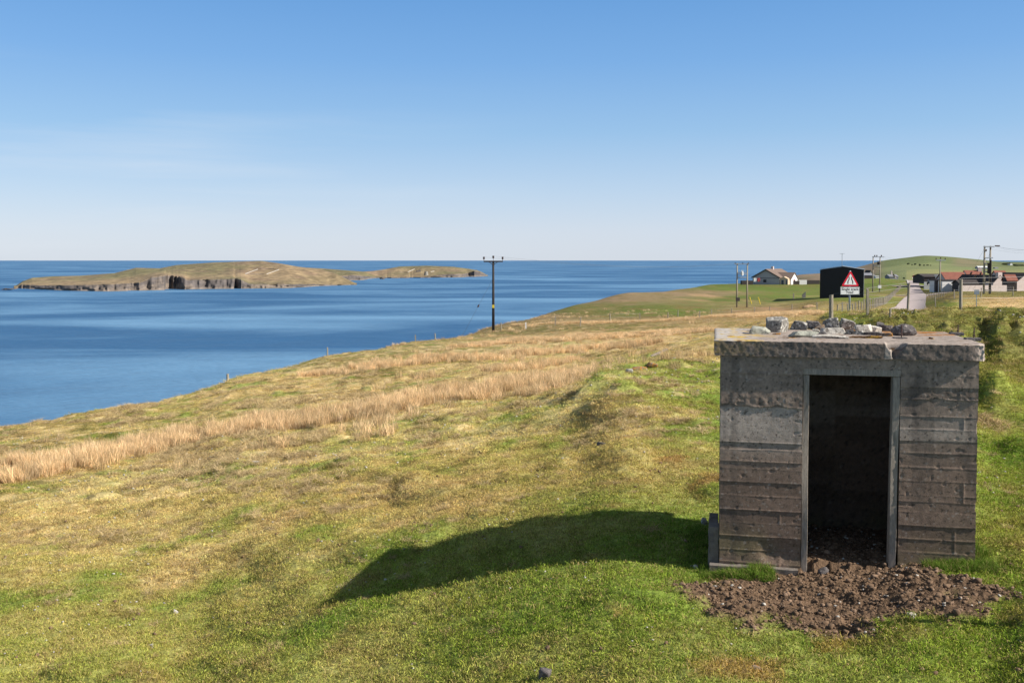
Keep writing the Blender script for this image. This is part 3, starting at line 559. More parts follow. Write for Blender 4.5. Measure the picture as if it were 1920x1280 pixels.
def roof_fn(V):
    V = V.copy(); x, y, z = V.T.copy(); p = V
    e = .007*fbm3(p, .05, 3, 90, .7)+.006*fbm3(p, .25, 2, 91)
    fr = y < -HOV+.001; tp = z > HH+HT-.001; rt = x > HW+HOV-.001; lf = x < -HOV+.001; bt = z < HH+.001
    V[:, 1] -= fr*e; V[:, 2] += tp*e*.7; V[:, 0] += rt*e-lf*e; V[:, 2] -= bt*(y < .05)*(.006+.01*fbm3(p, .1, 3, 92, .7))
    # broken notch in the front edge
    t = (z-HH)/HT; lo = nx_+.03-.075*t+.02*fbm3(p, .06, 2, 93); hi = nx_+.045+.10*t
    w = sm(x, lo-.006, lo+.018)*(1-sm(x, hi-.05, hi+.03)); dep = .07*w*np.exp(-np.clip(y+HOV, 0, 9)/.06)
    V[:, 1] += dep; V[:, 2] -= .07*w*np.exp(-np.clip(y+HOV, 0, 9)/.05)*(t > .6)
    # crumbled right front corner
    c = np.exp(-(((x-HW-HOV)/.10)**2+((y+HOV)/.10)**2)); q = .5+.5*fbm3(p, .05, 3, 94, .8); V[:, 0] -= .085*c*q; V[:, 1] += .045*c*q
    # rounded worn arrises
    V[:, 2] -= tp*.010*np.exp(-(np.minimum(np.minimum(y+HOV, HW+HOV-x), x+HOV))/.015)
    # slight sag so that the slab front drops to the right like the old shuttering
    V[:, 2] -= .004*(x/HW)
    return V
def roof_col(V0):
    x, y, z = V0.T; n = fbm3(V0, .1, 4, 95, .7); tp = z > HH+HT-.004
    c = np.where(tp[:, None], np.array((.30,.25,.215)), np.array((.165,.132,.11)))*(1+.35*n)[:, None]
    def bl(c, k, col): k = np.clip(k, 0, 1)[:, None]; return c*(1-k)+col*k
    c = bl(c, .8*sm(fbm3(V0, .035, 3, 96, .8), .3, .6), np.array((.05,.045,.04)))
    c = bl(c, .45*sm(fbm3(V0, .028, 2, 97, .8), .35, .6), np.array((.42,.37,.33)))
    l = sm(fbm3(V0, .14, 4, 98, .7), .0, .3)*(1-sm(x, .15, .75)); c = bl(c, l*np.where(tp, .9, .5*sm(x, .0, -.06)+.15), np.array((.50,.33,.05)))
    c = bl(c, .8*tp*(1-sm(x, .0, .5))*(1-l), np.array((.45,.42,.38)))
    k = tp*sm(x, 1.2, 1.6)*sm(y, .9, 1.2)*sm(fbm3(V0, .15, 3, 99), -.25, .15); c = bl(c, k, np.array((.30,.13,.03)))
    k = tp*sm(fbm3(V0, .07, 3, 100), .38, .55)*.9; c = bl(c, k, np.array((.16,.08,.03)))
    k = np.exp(-(((x-HW-HOV)/.08)**2+((y+HOV)/.08)**2)); c = bl(c, k*.8, np.array((.48,.40,.34)))
    t = (z-HH)/HT; k = (np.abs(x-(nx_-.02+.0*t)) < .035)*(y < .02)*.75; c = bl(c, k, np.array((.42,.36,.31)))  # paler left face of the notch: its sunlight put into the colour
    return np.clip(c, .02, 1)
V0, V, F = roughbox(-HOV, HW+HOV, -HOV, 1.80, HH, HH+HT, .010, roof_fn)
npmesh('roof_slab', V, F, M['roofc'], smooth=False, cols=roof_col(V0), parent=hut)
df = empty('door_frame', (0, 0, 0)); df.parent = hut
def jamb(nm, x0, x1, y0, y1, z0, z1, lean=0):
    mb = MB(); n = 14
    for i in range(n): pass
    ring = []
    for i in range(n+1):
        t = i/n; z = z0+(z1-z0)*t; w = .004*math.sin(t*9+x0*7); o_ = lean*(1-t)
        ring += [(x0+w+o_, y0+w, z), (x1+w*.4+o_, y0-w, z), (x1-w+o_, y1, z), (x0+o_, y1, z)]
    fs = [(i*4+k, i*4+(k+1) % 4, (i+1)*4+(k+1) % 4, (i+1)*4+k) for i in range(n) for k in range(4)]+[(3, 2, 1, 0), (n*4, n*4+1, n*4+2, n*4+3)]
    return mb.add(ring, fs).build(nm, M['wood_grey'], df, bevel=.004)
jamb('jamb', dL+.003, dL+.068, .006, .10, -.06, dTop-.071, -.0)
jamb('jamb', dR-.075, dR-.003, .004, .13, -.06, dTop-.071, -.02)
MB().box(dL-.022, dR+.012, -.008, .12, dTop-.068, dTop+.006).build('lintel_board', M['wood_grey'], df, bevel=.005)
_, V, F = roughbox(-.10, dL-.03, -.085, .12, -.3, .035, .03, lambda V: V+np.stack([.012*fbm3(V, .12, 3, k, .7) for k in (111, 112, 113)], 1)*np.array((1, 1, .6)))
npmesh('footing', V, F, M['concrete'], smooth=False, parent=hut)
_, V, F = roughbox(dR+.04, dR+.36, -.05, .12, -.3, -.015, .03, lambda V: V+np.stack([.02*fbm3(V, .12, 3, k, .7) for k in (114, 115, 116)], 1))
npmesh('footing', V, F, M['concrete'], smooth=False, parent=hut)
_, V, F = roughbox(-.11, -.01, .05, .75, -.3, .42, .03, lambda V: V+np.stack([.02*fbm3(V, .12, 3, k, .7)-(.03*(V[:, 2] > .1)*V[:, 1] if k == 119 else 0) for k in (117, 118, 119)], 1))
npmesh('buttress', V, F, M['concrete'], smooth=False, parent=hut)
ZR = HH+HT; _c, _s = math.cos(-PSI), math.sin(-PSI)
def roof_pt(px, py):
    z = HA[2]+ZR-.012; r = ray(px, py); d = z/r[2]; w = np.array([r[0]*d-HA[0], d-HA[1]]); return float(w@ea), float(w@eb), d
for px, pt, pb, w in ((1690, 611, 636, 26), (1796, 611, 627, 25), (1826, 616, 637, 29)):
    x, y, d = roof_pt(px, pb); k = d/FPX
    pl = MB().box(x-w*k*.5-.01, x+w*k*.42-.01, y-.06, y+.05, ZR-.022, ZR+.012).build('bolt_pad', M['stone_dark'], hut, bevel=.004)
    b = MB().tube([(x, y, ZR+.01), (x+.002, y, ZR+(pb-pt)*k)], .0065, 7)
    b.tube([(x, y, ZR+.03), (x, y, ZR+.042)], .014, 6).tube([(x+.001, y, ZR+(pb-pt)*k*.55), (x+.001, y, ZR+(pb-pt)*k*.55+.012)], .0105, 6)
    b.build('threaded_bolt', M['rust'], pl)
# ------------------------------------------------------------------ stones
import bmesh
def ico(sub):
    bm = bmesh.new(); bmesh.ops.create_icosphere(bm, subdivisions=sub, radius=1); v = np.array([q.co[:] for q in bm.verts]); f = np.array([[q.index for q in g.verts] for g in bm.faces]); bm.free(); return v, f
ICO = {s: ico(s) for s in (2, 3, 4, 5)}
def stone_v(seed, sx, sy, sz, sub=4, planes=11, rough=.05, hl=(.42, .85)):
    rs = np.random.RandomState(seed); v, f = ICO[sub]; N_ = rs.normal(size=(planes, 3)); N_[:, 2] *= 1.3; N_ /= np.linalg.norm(N_, axis=1)[:, None]; h = rs.uniform(hl[0], hl[1], planes)
    if planes < 20:
        ax = np.array([(1,0,0),(-1,0,0),(0,1,0),(0,-1,0),(0,0,1),(0,0,-1)])+rs.normal(0, .28, (6, 3)); ax /= np.linalg.norm(ax, axis=1)[:, None]; N_ = np.concatenate([N_[:max(3, planes-7)], ax]); h = np.concatenate([rs.uniform(.68, .9, max(3, planes-7)), rs.uniform(.42, .62, 6)])
    r = np.minimum(np.min(np.where(v@N_.T > .05, h/np.maximum(v@N_.T, .05), 9), axis=1), 1.0)
    p = v*r[:, None]; p[:, 2] = np.maximum(p[:, 2], np.quantile(p[:, 2], .12)); p = p*(1+rough*fbm3(p+seed, .5, 3, seed, .6))[:, None]
    p = (p-p.min(0))/(p.max(0)-p.min(0)); p[:, :2] -= .5; return p*np.array((sx, sy, sz)), f
STN = [(1425,628,38,14,.8,'stone_green','flat greenish slab at the left end of the stones on the hut roof',.1),
 (1455,625,41,29,.9,'stone','big blocky grey boulder with black and white lichen near the left roof end',.7),
 (1455,629,16,5,.6,'stone_rust','little yellow lichened flake in front of the big blocky boulder on the roof',0),
 (1497,620,29,17,.9,'stone','grey pointed stone standing alone right of the big blocky boulder',.2),
 (1507,634,52,13,.5,'stone_green','wide flat grey slab lying in front of the pointed stone',.1),
 (1529,618,34,14,.8,'stone_dark','dark speckled stone at the back of the roof pile behind the orange stone',.3),
 (1535,624,18,15,.8,'stone_rust','small orange lichened stone standing in the roof pile above the wide flat slab',.4),
 (1558,620,30,22,.8,'stone','dark grey upright wedge at the highest point of the roof pile',-.5),
 (1563,628,44,13,.7,'stone_pale','rounded white stone low in the middle of the roof pile above the thin pale slab',.1),
 (1557,636,62,8,.35,'stone_pale','long thin pale slab along the front of the roof pile',.02),
 (1591,620,31,20,.8,'stone','reddish grey angular stone at the back just right of the high wedge',.3),
 (1604,629,34,9,.6,'stone','low grey flat stone in front of the reddish angular stone',-.1),
 (1622,626,31,16,.8,'stone_pale','pale grey sloping block in the right half of the roof pile',-.4),
 (1644,625,20,14,.8,'stone_pale','small pale stone just right of the pale sloping block',-.2),
 (1661,622,24,13,.8,'stone_dark','brown slab leaning on the left side of the thick round concrete lump',-.3),
 (1665,632,19,8,.6,'stone_rust','flat orange stone low at the left foot of the round concrete lump',.1),
 (1573,618,24,14,.8,'stone_dark','black shadowed stone filling the back of the roof pile between wedge and reddish stone',.1),
 (1638,630,30,8,.6,'stone_dark','low flat brown stone below the small pale stone',.1),
 (1530,626,13,9,.9,'stone','small grey chunk squeezed between the wide flat slab and the orange stone',.3),(1582,612,16,9,.8,'stone_rust','brownish stone at the very back between the wedge and the reddish stone',.2),(1612,617,16,9,.8,'stone','little grey stone behind the pale sloping block',-.3),(1651,612,14,8,.8,'stone_dark','small dark stone behind the small pale stone',.2),(1594,626,15,8,.8,'stone_dark','dark angular chip just right of the rounded white stone',-.2),
 (1414,634,12,3,.6,'stone_pale','tiny pale chip in front of the flat greenish slab',.1)]
for i, (px, pb, w, h, dy, mt, lab, tilt) in enumerate(STN):
    x, y, d = roof_pt(px, pb); k = d/FPX; W_ = w*k*1.10; H_ = h*k*1.15
    p, f = stone_v(500+i*7, W_, W_*dy, H_*1.0, 5, 12, .07)
    o = npmesh('roof_stone', p, f, M[mt], smooth=False); a = x*ea+(y+W_*dy*.42)*eb
    o.location = (HA[0]+a[0], HA[1]+a[1], HA[2]+ZR-.018); o.rotation_euler = (0, tilt*.25, -PSI); tag(o, lab, 'stone', 'loose stones on the hut roof')
x, y, d = roof_pt(1696, 631); p, f = stone_v(77, 49*d/FPX, 25*d/FPX, 25*d/FPX, 5, 60, .12, hl=(.78, .9)); a = x*ea+(y+.06)*eb
o = npmesh('concrete_lump', p, f, M['stone_dark'], smooth=False); o.location = (HA[0]+a[0], HA[1]+a[1], HA[2]+ZR-.02); o.rotation_euler = (0, 0, -PSI); tag(o, 'thick round dark lump of aggregate concrete at the right end of the roof stones', 'concrete lump', 'loose stones on the hut roof')
for j, (px, pb, w, h, lab) in enumerate(((1622, 636, 66, 6, 'orange brown cushion of moss along the roof front right of the long thin slab'), (1478, 635, 44, 3, 'thin brown patch of moss below the wide flat slab on the roof'), (1748, 637, 12, 4, 'tiny brown tuft of moss alone on the right part of the roof'))):
    x, y, d = roof_pt(px, pb); k = d/FPX; p, f = stone_v(900+j, w*k, .10, h*k*1.4, 4, 30, .5); o = npmesh('moss_cushion', p, f, M['moss'], smooth=False); a = x*ea+(y+.04)*eb
    o.location = (HA[0]+a[0], HA[1]+a[1], HA[2]+ZR-.02); o.rotation_euler = (0, 0, -PSI); tag(o, lab, 'moss')
for j, (px, py, w, h, mt, lab) in enumerate(((1022,1272,26,18,'stone_dark','dark jagged stone in the turf at the bottom edge of the photo'), (1416,1256,24,12,'stone_rust','pinkish stone in the green turf below the muddy patch'), (330,1149,9,8,'stone_pale','small round pale stone on the open grass left of the shadow tip'),
    (283,1213,10,8,'stone_pale','small pale stone on the grass near the bottom left of the photo'), (1128,838,20,10,'stone_dark','dark clod of stone on the grass above the middle of the hut shadow'), (1180,698,14,6,'stone_pale','white stone on the rim of the grassy mound'), (1199,693,34,7,'stone_rust','yellow lichened flat stone on the rim of the grassy mound'),
    (1222,688,22,7,'stone_rust','lichened stone at the right end of the stones on the mound rim'), (479,868,14,5,'stone_pale','white stone lying in the straw coloured grass below the rush bed'), (1304,1066,10,7,'stone_pale','light stone on the grass left of the hut footing'), (1545,1076,20,12,'stone_dark','dark clod lying in the mud in front of the doorway'), (1710,1158,20,8,'stone_pale','pinkish white stone on the lower right of the muddy patch'), (1320,983,12,12,'stone','grey stone against the back of the hut left of the wall'))):
    g = ground_at(px, py); k = g.y/FPX; p, f = stone_v(1200+j, w*k, w*k*.8, h*k*1.3, 3, 11, .10); o = npmesh('field_stone', p, f, M[mt], smooth=False); o.location = (g.x, g.y, g.z-h*k*.3); tag(o, lab, 'stone', 'stones lying in the pasture')
g = ground_at(1236, 668); o = MB().box(-.42, .42, -.06, .06, 0, .05).build('wood_plank', M['wood_grey'], bevel=.006); o.location = g+mathutils.Vector((0, 0, .12)); o.rotation_euler = (.2, -.30, .5); tag(o, 'bleached wooden plank lying on the mound behind the hut', 'plank')
# ------------------------------------------------------------------ posts and fences
def post_mesh(h, w, seed, square=False, lean=.03, sink=.3):
    rs = random.Random(seed); n = 7; seg = 4 if square else 9; lx, ly = rs.uniform(-lean, lean), rs.uniform(-lean, lean); vs = []
    for i in range(n):
        t = i/(n-1); z = -sink+(h+sink)*t; rr = w/2*(1.05-.1*t)*(1.2 if square else 1)
        vs += [(lx*z+rr*math.cos(2*math.pi*(k+.5)/seg)*(1+rs.uniform(-.06, .06)), ly*z+rr*math.sin(2*math.pi*(k+.5)/seg)*(1+rs.uniform(-.06, .06)), z+(rs.uniform(-.02, .02) if i == n-1 else 0)) for k in range(seg)]
    fs = [(i*seg+k, i*seg+(k+1) % seg, (i+1)*seg+(k+1) % seg, (i+1)*seg+k) for i in range(n-1) for k in range(seg)]+[tuple((n-1)*seg+k for k in range(seg))]
    return MB().add(vs, fs)
def fence(name, pts, label, hh=1.1, w=.1, wires=(.35,.6,.85,1.02), group=None, wr=.004, mt='post'):
    """pts: list of (ground point, height, width) or ground points"""
    pts = [p if isinstance(p, tuple) else (p, hh, w) for p in pts]
    f = empty(name, pts[0][0], label=label, cat='fence', group=group); o0 = pts[0][0]
    for i, (g, h, ww) in enumerate(pts):
        p = post_mesh(h, ww, int(g.x*100)+i, i % 3 == 1, .05).build('post', M[mt], f); p.location = g-o0
    if wires:
        mb = MB()
        for a, b in zip(pts[:-1], pts[1:]):
            for q in wires:
                mb.tube([a[0]-o0+mathutils.Vector((0, 0, q*a[1])), b[0]-o0+mathutils.Vector((0, 0, q*b[1]))], wr, 3)
        mb.build('wire', M['wire'], f)
    return f
def gp(px, py, pt, dmin=4):
    g = ground_at(px, py, dmin); return (g, (py-pt)*g.y/FPX, None)
L_ = []
for px, pb, pt, w in ((1558, 600, 553, 8), (1627, 590, 541, 4.5), (1702, 583, 533, 4.5), (1801, 580, 524, 6), (1935, 578, 520, 6)):
    g, h, _ = gp(px, pb, pt, 22); L_.append((g, h, w*g.y/FPX))
fence('bank_fence', L_, 'wire fence with thick weathered posts on the tussocky bank in front of the road', wr=.0035)
g, h, _ = gp(1669, 596, 580, 20); o = post_mesh(h, 4*g.y/FPX, 5).build('post_stump', M['post']); o.location = g; tag(o, 'short leaning post stump on the bank below the fence', 'post')
g, h, _ = gp(427, 713, 702, 30); o = post_mesh(h*1.1, 5*g.y/FPX, 8).build('fence_post', M['post']); o.location = g; tag(o, 'thick short post at the sea edge beside the eroded scar', 'post')
g, h, _ = gp(412, 716, 706, 30); o = post_mesh(h, .05, 9, lean=.4).build('fence_post', M['post']); o.location = g; tag(o, 'thin leaning stake left of the thick short post at the sea edge', 'post')
L_ = [(g, max(h, .7), .12) for g, h, _ in (gp(614, 667, 656, 40), gp(666, 659, 655, 40), gp(702, 653, 645, 40), gp(740, 647, 636, 40), (gp(779, 639, 632, 40)), gp(816, 632, 628, 40))]
fence('cliff_fence', L_, 'old sparse fence along the brow of the slope above the sea', wr=.006, wires=None)
L_ = []
for px, pb, pt in ((940, 621, 613), (1041, 610, 603), (1088, 611, 601), (1144, 602, 597), (1200, 601, 592), (1252, 600, 591), (1271, 594, 585), (1312, 597, 588), (1334, 592, 583), (1372, 590, 582), (1415, 588, 580), (1443, 586, 578), (1485, 583, 575), (1532, 581, 568)):
    g = ground_at(px, pb, 60); L_.append((g, 1.0, .13))
fence('pasture_fence', L_, 'long low post and wire fence crossing the tan pasture behind the power pole', wires=(.5, .9), wr=.008)
g = ground_at(986, 616, 60); o = post_mesh(.7, .18, 31, True).build('marker_post', M['white']); o.location = g; tag(o, 'small white marker post in the grass right of the dark power pole', 'post')
def roadfence(pl, step, hgt, w):
    out = []
    for (a, da), (b, db) in zip(pl[:-1], pl[1:]):
        p, q = mathutils.Vector(((a-960)/FPX*da, da)), mathutils.Vector(((b-960)/FPX*db, db)); n = max(1, int((q-p).length/step))
        for i in range(n): r_ = p.lerp(q, i/n); out.append((mathutils.Vector((r_.x, r_.y, zt(r_.x, r_.y))), hgt*(1+.1*math.sin(i*2.3+a)), w))
    return out
rf = roadfence([(1570, 78), (1600, 86), (1640, 112), (1657, 145), (1668, 185), (1680, 235), (1690, 275)], 3.0, 1.15, .12)
fence('roadside_fence', rf, 'close set picket and netting fence running away along the left of the road', wires=(.15,.3,.45,.6,.75,.95), wr=.012)
rf = roadfence([(1738, 205), (1757, 185), (1775, 172)], 3.2, 1.1, .12)
fence('verge_fence', rf, 'short wire fence on the right verge below the single pole', wires=(.3,.6,.95), wr=.01)
rf = roadfence([(1755, 118), (1790, 112), (1840, 118), (1900, 122), (1960, 126)], 9, 1.2, .13)
fence('croft_fence', rf, 'sparse fence across the rough ground in front of the croft houses', wires=(.5,.95), wr=.008)
rf = roadfence([(1600, 262), (1640, 262), (1690, 268)], 6, 1.0, .12)
fence('field_fence', rf, 'low fence across the green field behind the black shed', wires=(.5,.9), wr=.012)
# small netting pen by the shed
f = empty('netting_panel', ground_at(1488, 560, 100), label='small dark netting panel between short posts left of the black shed', cat='fence')
g = ground_at(1488, 560, 100); k = g.y/FPX
p = post_mesh(10*k, .28, 3, True).build('post', M['post'], f); mb = MB()
for i in range(14): mb.tube([(2+i*1.0*k*1.2, i*.3, .1), (2+i*1.0*k*1.2, i*.3, 8*k+.04*i)], .05, 4)
for zz in (.25, .6, .9): mb.tube([(1.8, 0, zz), (3.9, 4, zz+.4)], .03, 4)
mb.build('netting', M['netting'], f)
# straw heap
g = ground_at(1517, 576, 90); k = g.y/FPX; p_, f_ = stone_v(42, 26*k, 16*k, 8*k, 4, 40, .35); o = npmesh('hay_heap', p_, f_, mat('hay', (.50,.32,.17), 1, .4, 2, .1, 3)); o.location = g-mathutils.Vector((0, 0, .25)); tag(o, 'low tan heap of old hay left of the road sign', 'heap')
gq = ground_at(1738, 1165); gx_, gy_ = gq.x+1.62*math.cos(SUN_BACK), gq.y-1.62*math.sin(SUN_BACK); o = post_mesh(1.2, .08, 61).build('fence_post', M['post']); o.location = (gx_, gy_, zt(gx_, gy_)); tag(o, 'wooden post just outside the right edge whose shadow crosses the mud', 'post')
# ------------------------------------------------------------------ road sign
def text_mesh(name, body, size, mt, parent, loc, bold=0.0, align='CENTER'):
    cu = bpy.data.curves.new(name, 'FONT'); cu.body = body; cu.size = size; cu.align_x = align; cu.extrude = .0012; cu.offset = bold
    t = bpy.data.objects.new(name, cu); COL.objects.link(t); bpy.context.view_layer.update()
    me = bpy.data.meshes.new_from_object(t.evaluated_get(bpy.context.evaluated_depsgraph_get())); bpy.data.objects.remove(t)
    me.materials.clear(); me.materials.append(mt); o = bpy.data.objects.new(name, me); COL.objects.link(o); o.parent = parent; o.location = loc; o.rotation_euler = (math.pi/2, 0, 0); return o
def rtri(cx, zc, w, r, y0, y1, mb):
    hgt = w*.88; pts = [(cx-w/2, zc), (cx+w/2, zc), (cx, zc+hgt)]; c = (cx, zc+hgt/3); out = []
    for i, (x, z) in enumerate(pts):
        base = (math.radians(210), math.radians(330), math.radians(90))[i]; kx, kz = x+(c[0]-x)*r*2/math.hypot(x-c[0], z-c[1]), z+(c[1]-z)*r*2/math.hypot(x-c[0], z-c[1])
        for q in range(-3, 4): a = base+q*math.radians(20); out.append((kx+r*math.cos(a), kz+r*math.sin(a)))
    return mb.prism(out, y0, y1)
def warn_sign(d, px, pt, pm, plate, label, text=True, wtri=None, k=None):
    k = d/FPX; gx = (px-960)/FPX*d; gz = zt(gx, d); s = empty('road_sign', (gx, d, gz), 0, label=label, cat='road sign')
    z = lambda py: P(px, py, d).z-gz
    W = wtri*k; zb = z(pm); MB().tube([(0, .06, -.3), (0, .06, z(pt)-.12*W)], .038 if text else .05, 12).build('pole', M['galv'], s, smooth=True)
    tp = empty('warning_triangle', (0, 0, 0)); tp.parent = s
    rtri(0, zb, W, .045*W/.75, 0, .012, MB()).build('red_border', M['signred'], tp)
    rtri(0, zb+W*.085, W*.70, .012*W/.75, -.004, -.0005, MB()).build('white_field', M['signwhite'], tp)
    mb = MB(); q = W/.75
    for sg in (-1, 1):
        pl = [(sg*.085, .10), (sg*.085, .20), (sg*.040, .28), (sg*.040, .395), (sg*.068, .395), (sg*.068, .29), (sg*.118, .215), (sg*.118, .10)]
        pl = [(a*q, zb+b*q) for a, b in pl]; mb.prism(pl[::1], -.008, -.0045)
    mb.build('road_narrows_symbol', M['signblack'], tp)
    if text:
        z1, z0 = z(plate[2]), z(plate[3]); x0, x1 = (plate[0]-px)*k, (plate[1]-px)*k
        pn = MB().box(x0, x1, 0, .012, z0, z1).build('text_plate', M['signwhite'], s, bevel=.003)
        b = MB(); t_ = .008
        for a in ((x0+.01, x1-.01, z1-.01-t_, z1-.01), (x0+.01, x1-.01, z0+.01, z0+.01+t_), (x0+.01, x0+.01+t_, z0+.01+t_, z1-.01-t_), (x1-.01-t_, x1-.01, z0+.01+t_, z1-.01-t_)): b.box(a[0], a[1], -.003, -.0005, a[2], a[3])
        b.build('plate_border', M['signblack'], pn)
        xc = (x0+x1)/2; h = z1-z0
        text_mesh('lettering', 'Single track', .15, M['signblack'], pn, (xc, -.002, z0+h*.57), .001); text_mesh('lettering', 'road', .15, M['signblack'], pn, (xc, -.002, z0+h*.17), .001)
    else:
        MB().box(-.5*W, .5*W, 0, .012, zb-.5*W, zb-.1).build('text_plate', M['signwhite'], s)
    return s
warn_sign(39.5, 1594.5, 503.5, 536.5, (1576, 1612, 538, 552.5), 'red triangle road narrows sign over a white Single track road plate', True, 33.5)
warn_sign(325, 1713, 514.5, 519.5, None, 'tiny far red triangle warning sign where the road goes over the crest', False, 5.2)
g = ground_at(1831, 579, 36); k = g.y/FPX; s = empty('small_sign', g, label='small blue grey rectangular sign board on a thin post right of the road', cat='sign')
MB().tube([(0, .04, -.2), (0, .04, 36*k)], .03, 8).build('pole', M['galv'], s); MB().box(-4.8*k, 4.8*k, 0, .02, 27*k, 36*k).build('sign_board', M['signback'], s, bevel=.004)
g = ground_at(1780, 545, 100); k = g.y/FPX; s = empty('diamond_sign', g, label='small dark diamond shaped sign on a post in front of the white outbuilding', cat='sign')
MB().tube([(0, .05, -.2), (0, .05, 18*k)], .05, 6).build('pole', M['galv'], s); MB().prism([(-3*k, 16*k), (0, 13*k), (3*k, 16*k), (0, 19*k)], 0, .03).build('sign_board', M['signback'], s)
# ------------------------------------------------------------------ power poles
def insul(mb, x, y, z, s=1): mb.tube([(x, y, z), (x, y, z+.05*s), (x, y, z+.1*s), (x, y, z+.16*s), (x, y, z+.24*s), (x, y, z+.3*s)], [.03*s, .03*s, .11*s, .06*s, .12*s, .04*s], 8)
g = ground_at(925, 622, 60); k = g.y/FPX; H_ = 133*k; pole = empty('power_pole', g, label='tall dark single power pole with crossarm standing alone on the seaward slope', cat='power pole')
MB().tube([(0, 0, -.5), (0, 0, H_)], [.17, .12], 12).build('pole', M['wood_dark'], pole, smooth=True)
MB().box(-18*k, 18*k, -.17, -.05, H_-.14, H_+.02).build('crossarm', M['wood_dark'], pole, bevel=.01)
mb = MB(); mb.tube([(-8*k, -.16, H_-.12), (0, -.14, H_-7.5*k)], .035, 6).tube([(8*k, -.16, H_-.12), (0, -.14, H_-7.5*k)], .035, 6); mb.build('brace', M['wood_dark'], pole)
INS0 = []
for dx, dz in ((-17.5, 0), (0, .12), (17.5, 0)):
    mb = MB(); mb.tube([(dx*k, -.11, H_), (dx*k, -.11, H_+.2+dz)], .02, 6); insul(mb, dx*k, -.11, H_+.12+dz, 1.25); mb.build('insulator', M['insul'], pole); INS0.append(g+mathutils.Vector((dx*k, -.11, H_+.45+dz)))
MB().box(-.13, .13, -.20, -.165, 45*k, 51*k).build('warning_plate', M['yellow'], pole)
st = empty('stay_wire', (0, 0, 0)); st.parent = pole
e1 = ground_at(866, 618, 60); a = mathutils.Vector((0, 0, H_-32*k)); b_ = e1-g; MB().tube([a, b_], .011, 4).build('wire', M['wire'], st)
m_ = a.lerp(b_, .46); MB().tube([m_, m_+(b_-a).normalized()*.3], .085, 8).build('stay_insulator', M['insul'], st)
wv = mathutils.Vector
def hpole(pxl, pxr, base_l, base_r, top, label, mt='post', arms=(), over=(0, 0), gear=(), dmin=60, xtra=3):
    gl, gr = ground_at(pxl, base_l, dmin), ground_at(pxr, base_r, dmin); d = (gl.y+gr.y)/2; gl = wv(((pxl-960)/FPX*d, d, 0)); gr = wv(((pxr-960)/FPX*d, d+.3, 0)); gl.z = zt(gl.x, gl.y); gr.z = zt(gr.x, gr.y)
    k = d/FPX; s = empty('twin_power_pole', gl, label=label, cat='power pole'); zt_ = P(pxl, top, d).z-gl.z; dx = gr.x-gl.x
    MB().tube([(0, 0, -.4), (0, 0, zt_)], [.17, .12], 10).build('pole', M[mt], s, smooth=True); MB().tube([(dx, 0, gr.z-gl.z-.4), (dx, 0, zt_)], [.17, .12], 10).build('pole', M[mt], s, smooth=True)
    for py, x0, x1, th in arms:
        z = P(pxl, py, d).z-gl.z; MB().box((x0-pxl)*k, (x1-pxl)*k, -.2, -.13, z-th/2, z+th/2).build('crossarm', M['galv'] if th < .2 else M[mt], s)
    for (px, py, rx, rz, mt2, nm) in gear:
        z = P(pxl, py, d).z-gl.z; x = (px-pxl)*k; mb = MB()
        if nm == 'transformer':
            mb.tube([(x, -.45, z-rz), (x, -.45, z-rz*.9), (x, -.45, z+rz*.8), (x, -.45, z+rz)], [rx*.9, rx, rx, rx*.8], 12)
            for q in (-.5, .5): insul(mb, x+q*rx, -.45, z+rz, .9)
        elif nm == 'insulator': insul(mb, x, -.16, z-.15, rz)
        else: mb.box(x-rx, x+rx, -.45, -.17, z-rz, z+rz)
        mb.build(nm, M[mt2], s)
    return s, gl, k
s1, g1, k1 = hpole(1382, 1401, 577, 575.5, 493.5, 'pair of grey power poles with hanging transformer in the green field by the bungalow', arms=((495, 1376, 1404, .13), (511, 1383, 1401, .14), (514, 1383, 1401, .14), (520, 1383, 1401, .17)),
    gear=((1390.5, 513, .22, .38, 'framew', 'transformer'), (1383, 561, .36, .34, 'slate', 'switch_box'), (1378, 493.5, 0, .9, 'insul', 'insulator'), (1392, 493.5, 0, .9, 'insul', 'insulator'), (1403, 493.5, 0, .9, 'insul', 'insulator')))
s2, g2, k2 = hpole(1636.5, 1649.5, 547, 548, 480.5, 'pair of power poles with platform and white box on the left of the road', arms=((481.5, 1634, 1657, .15), (496, 1637, 1649, .15), (499, 1637, 1649, .15), (504, 1637, 1649, .2)),
    gear=((1646, 493.5, .4, .35, 'slate', 'transformer'), (1648.5, 537.5, .4, .38, 'framew', 'switch_box'), (1639, 480.5, 0, 1.6, 'insul', 'insulator'), (1643, 480.5, 0, 1.6, 'insul', 'insulator'), (1651.5, 480.5, 0, 1.6, 'insul', 'insulator')))
s3, g3, k3 = hpole(1845, 1856, 551, 552, 461, 'tall pair of pale power poles with ladder like crossarms before the croft houses', arms=((462.5, 1842, 1862, .15), (483.5, 1846, 1860, .15), (494, 1845, 1858, .15), (509.5, 1845, 1858, .17), (529, 1845, 1857, .2), (544, 1845, 1859, .2)),
    gear=((1852, 503, .18, .8, 'slate', 'switch_box'), (1855, 467, 0, 1.2, 'insul', 'insulator'), (1847, 470, 0, 1.2, 'insul', 'insulator')))
mb = MB(); mb.tube([((1854-1845)*k3, -.5, -.2), ((1854-1845)*k3, -.5, 5.2)], .13, 8); mb.build('strut_pole', M['wood_dark'], s3)
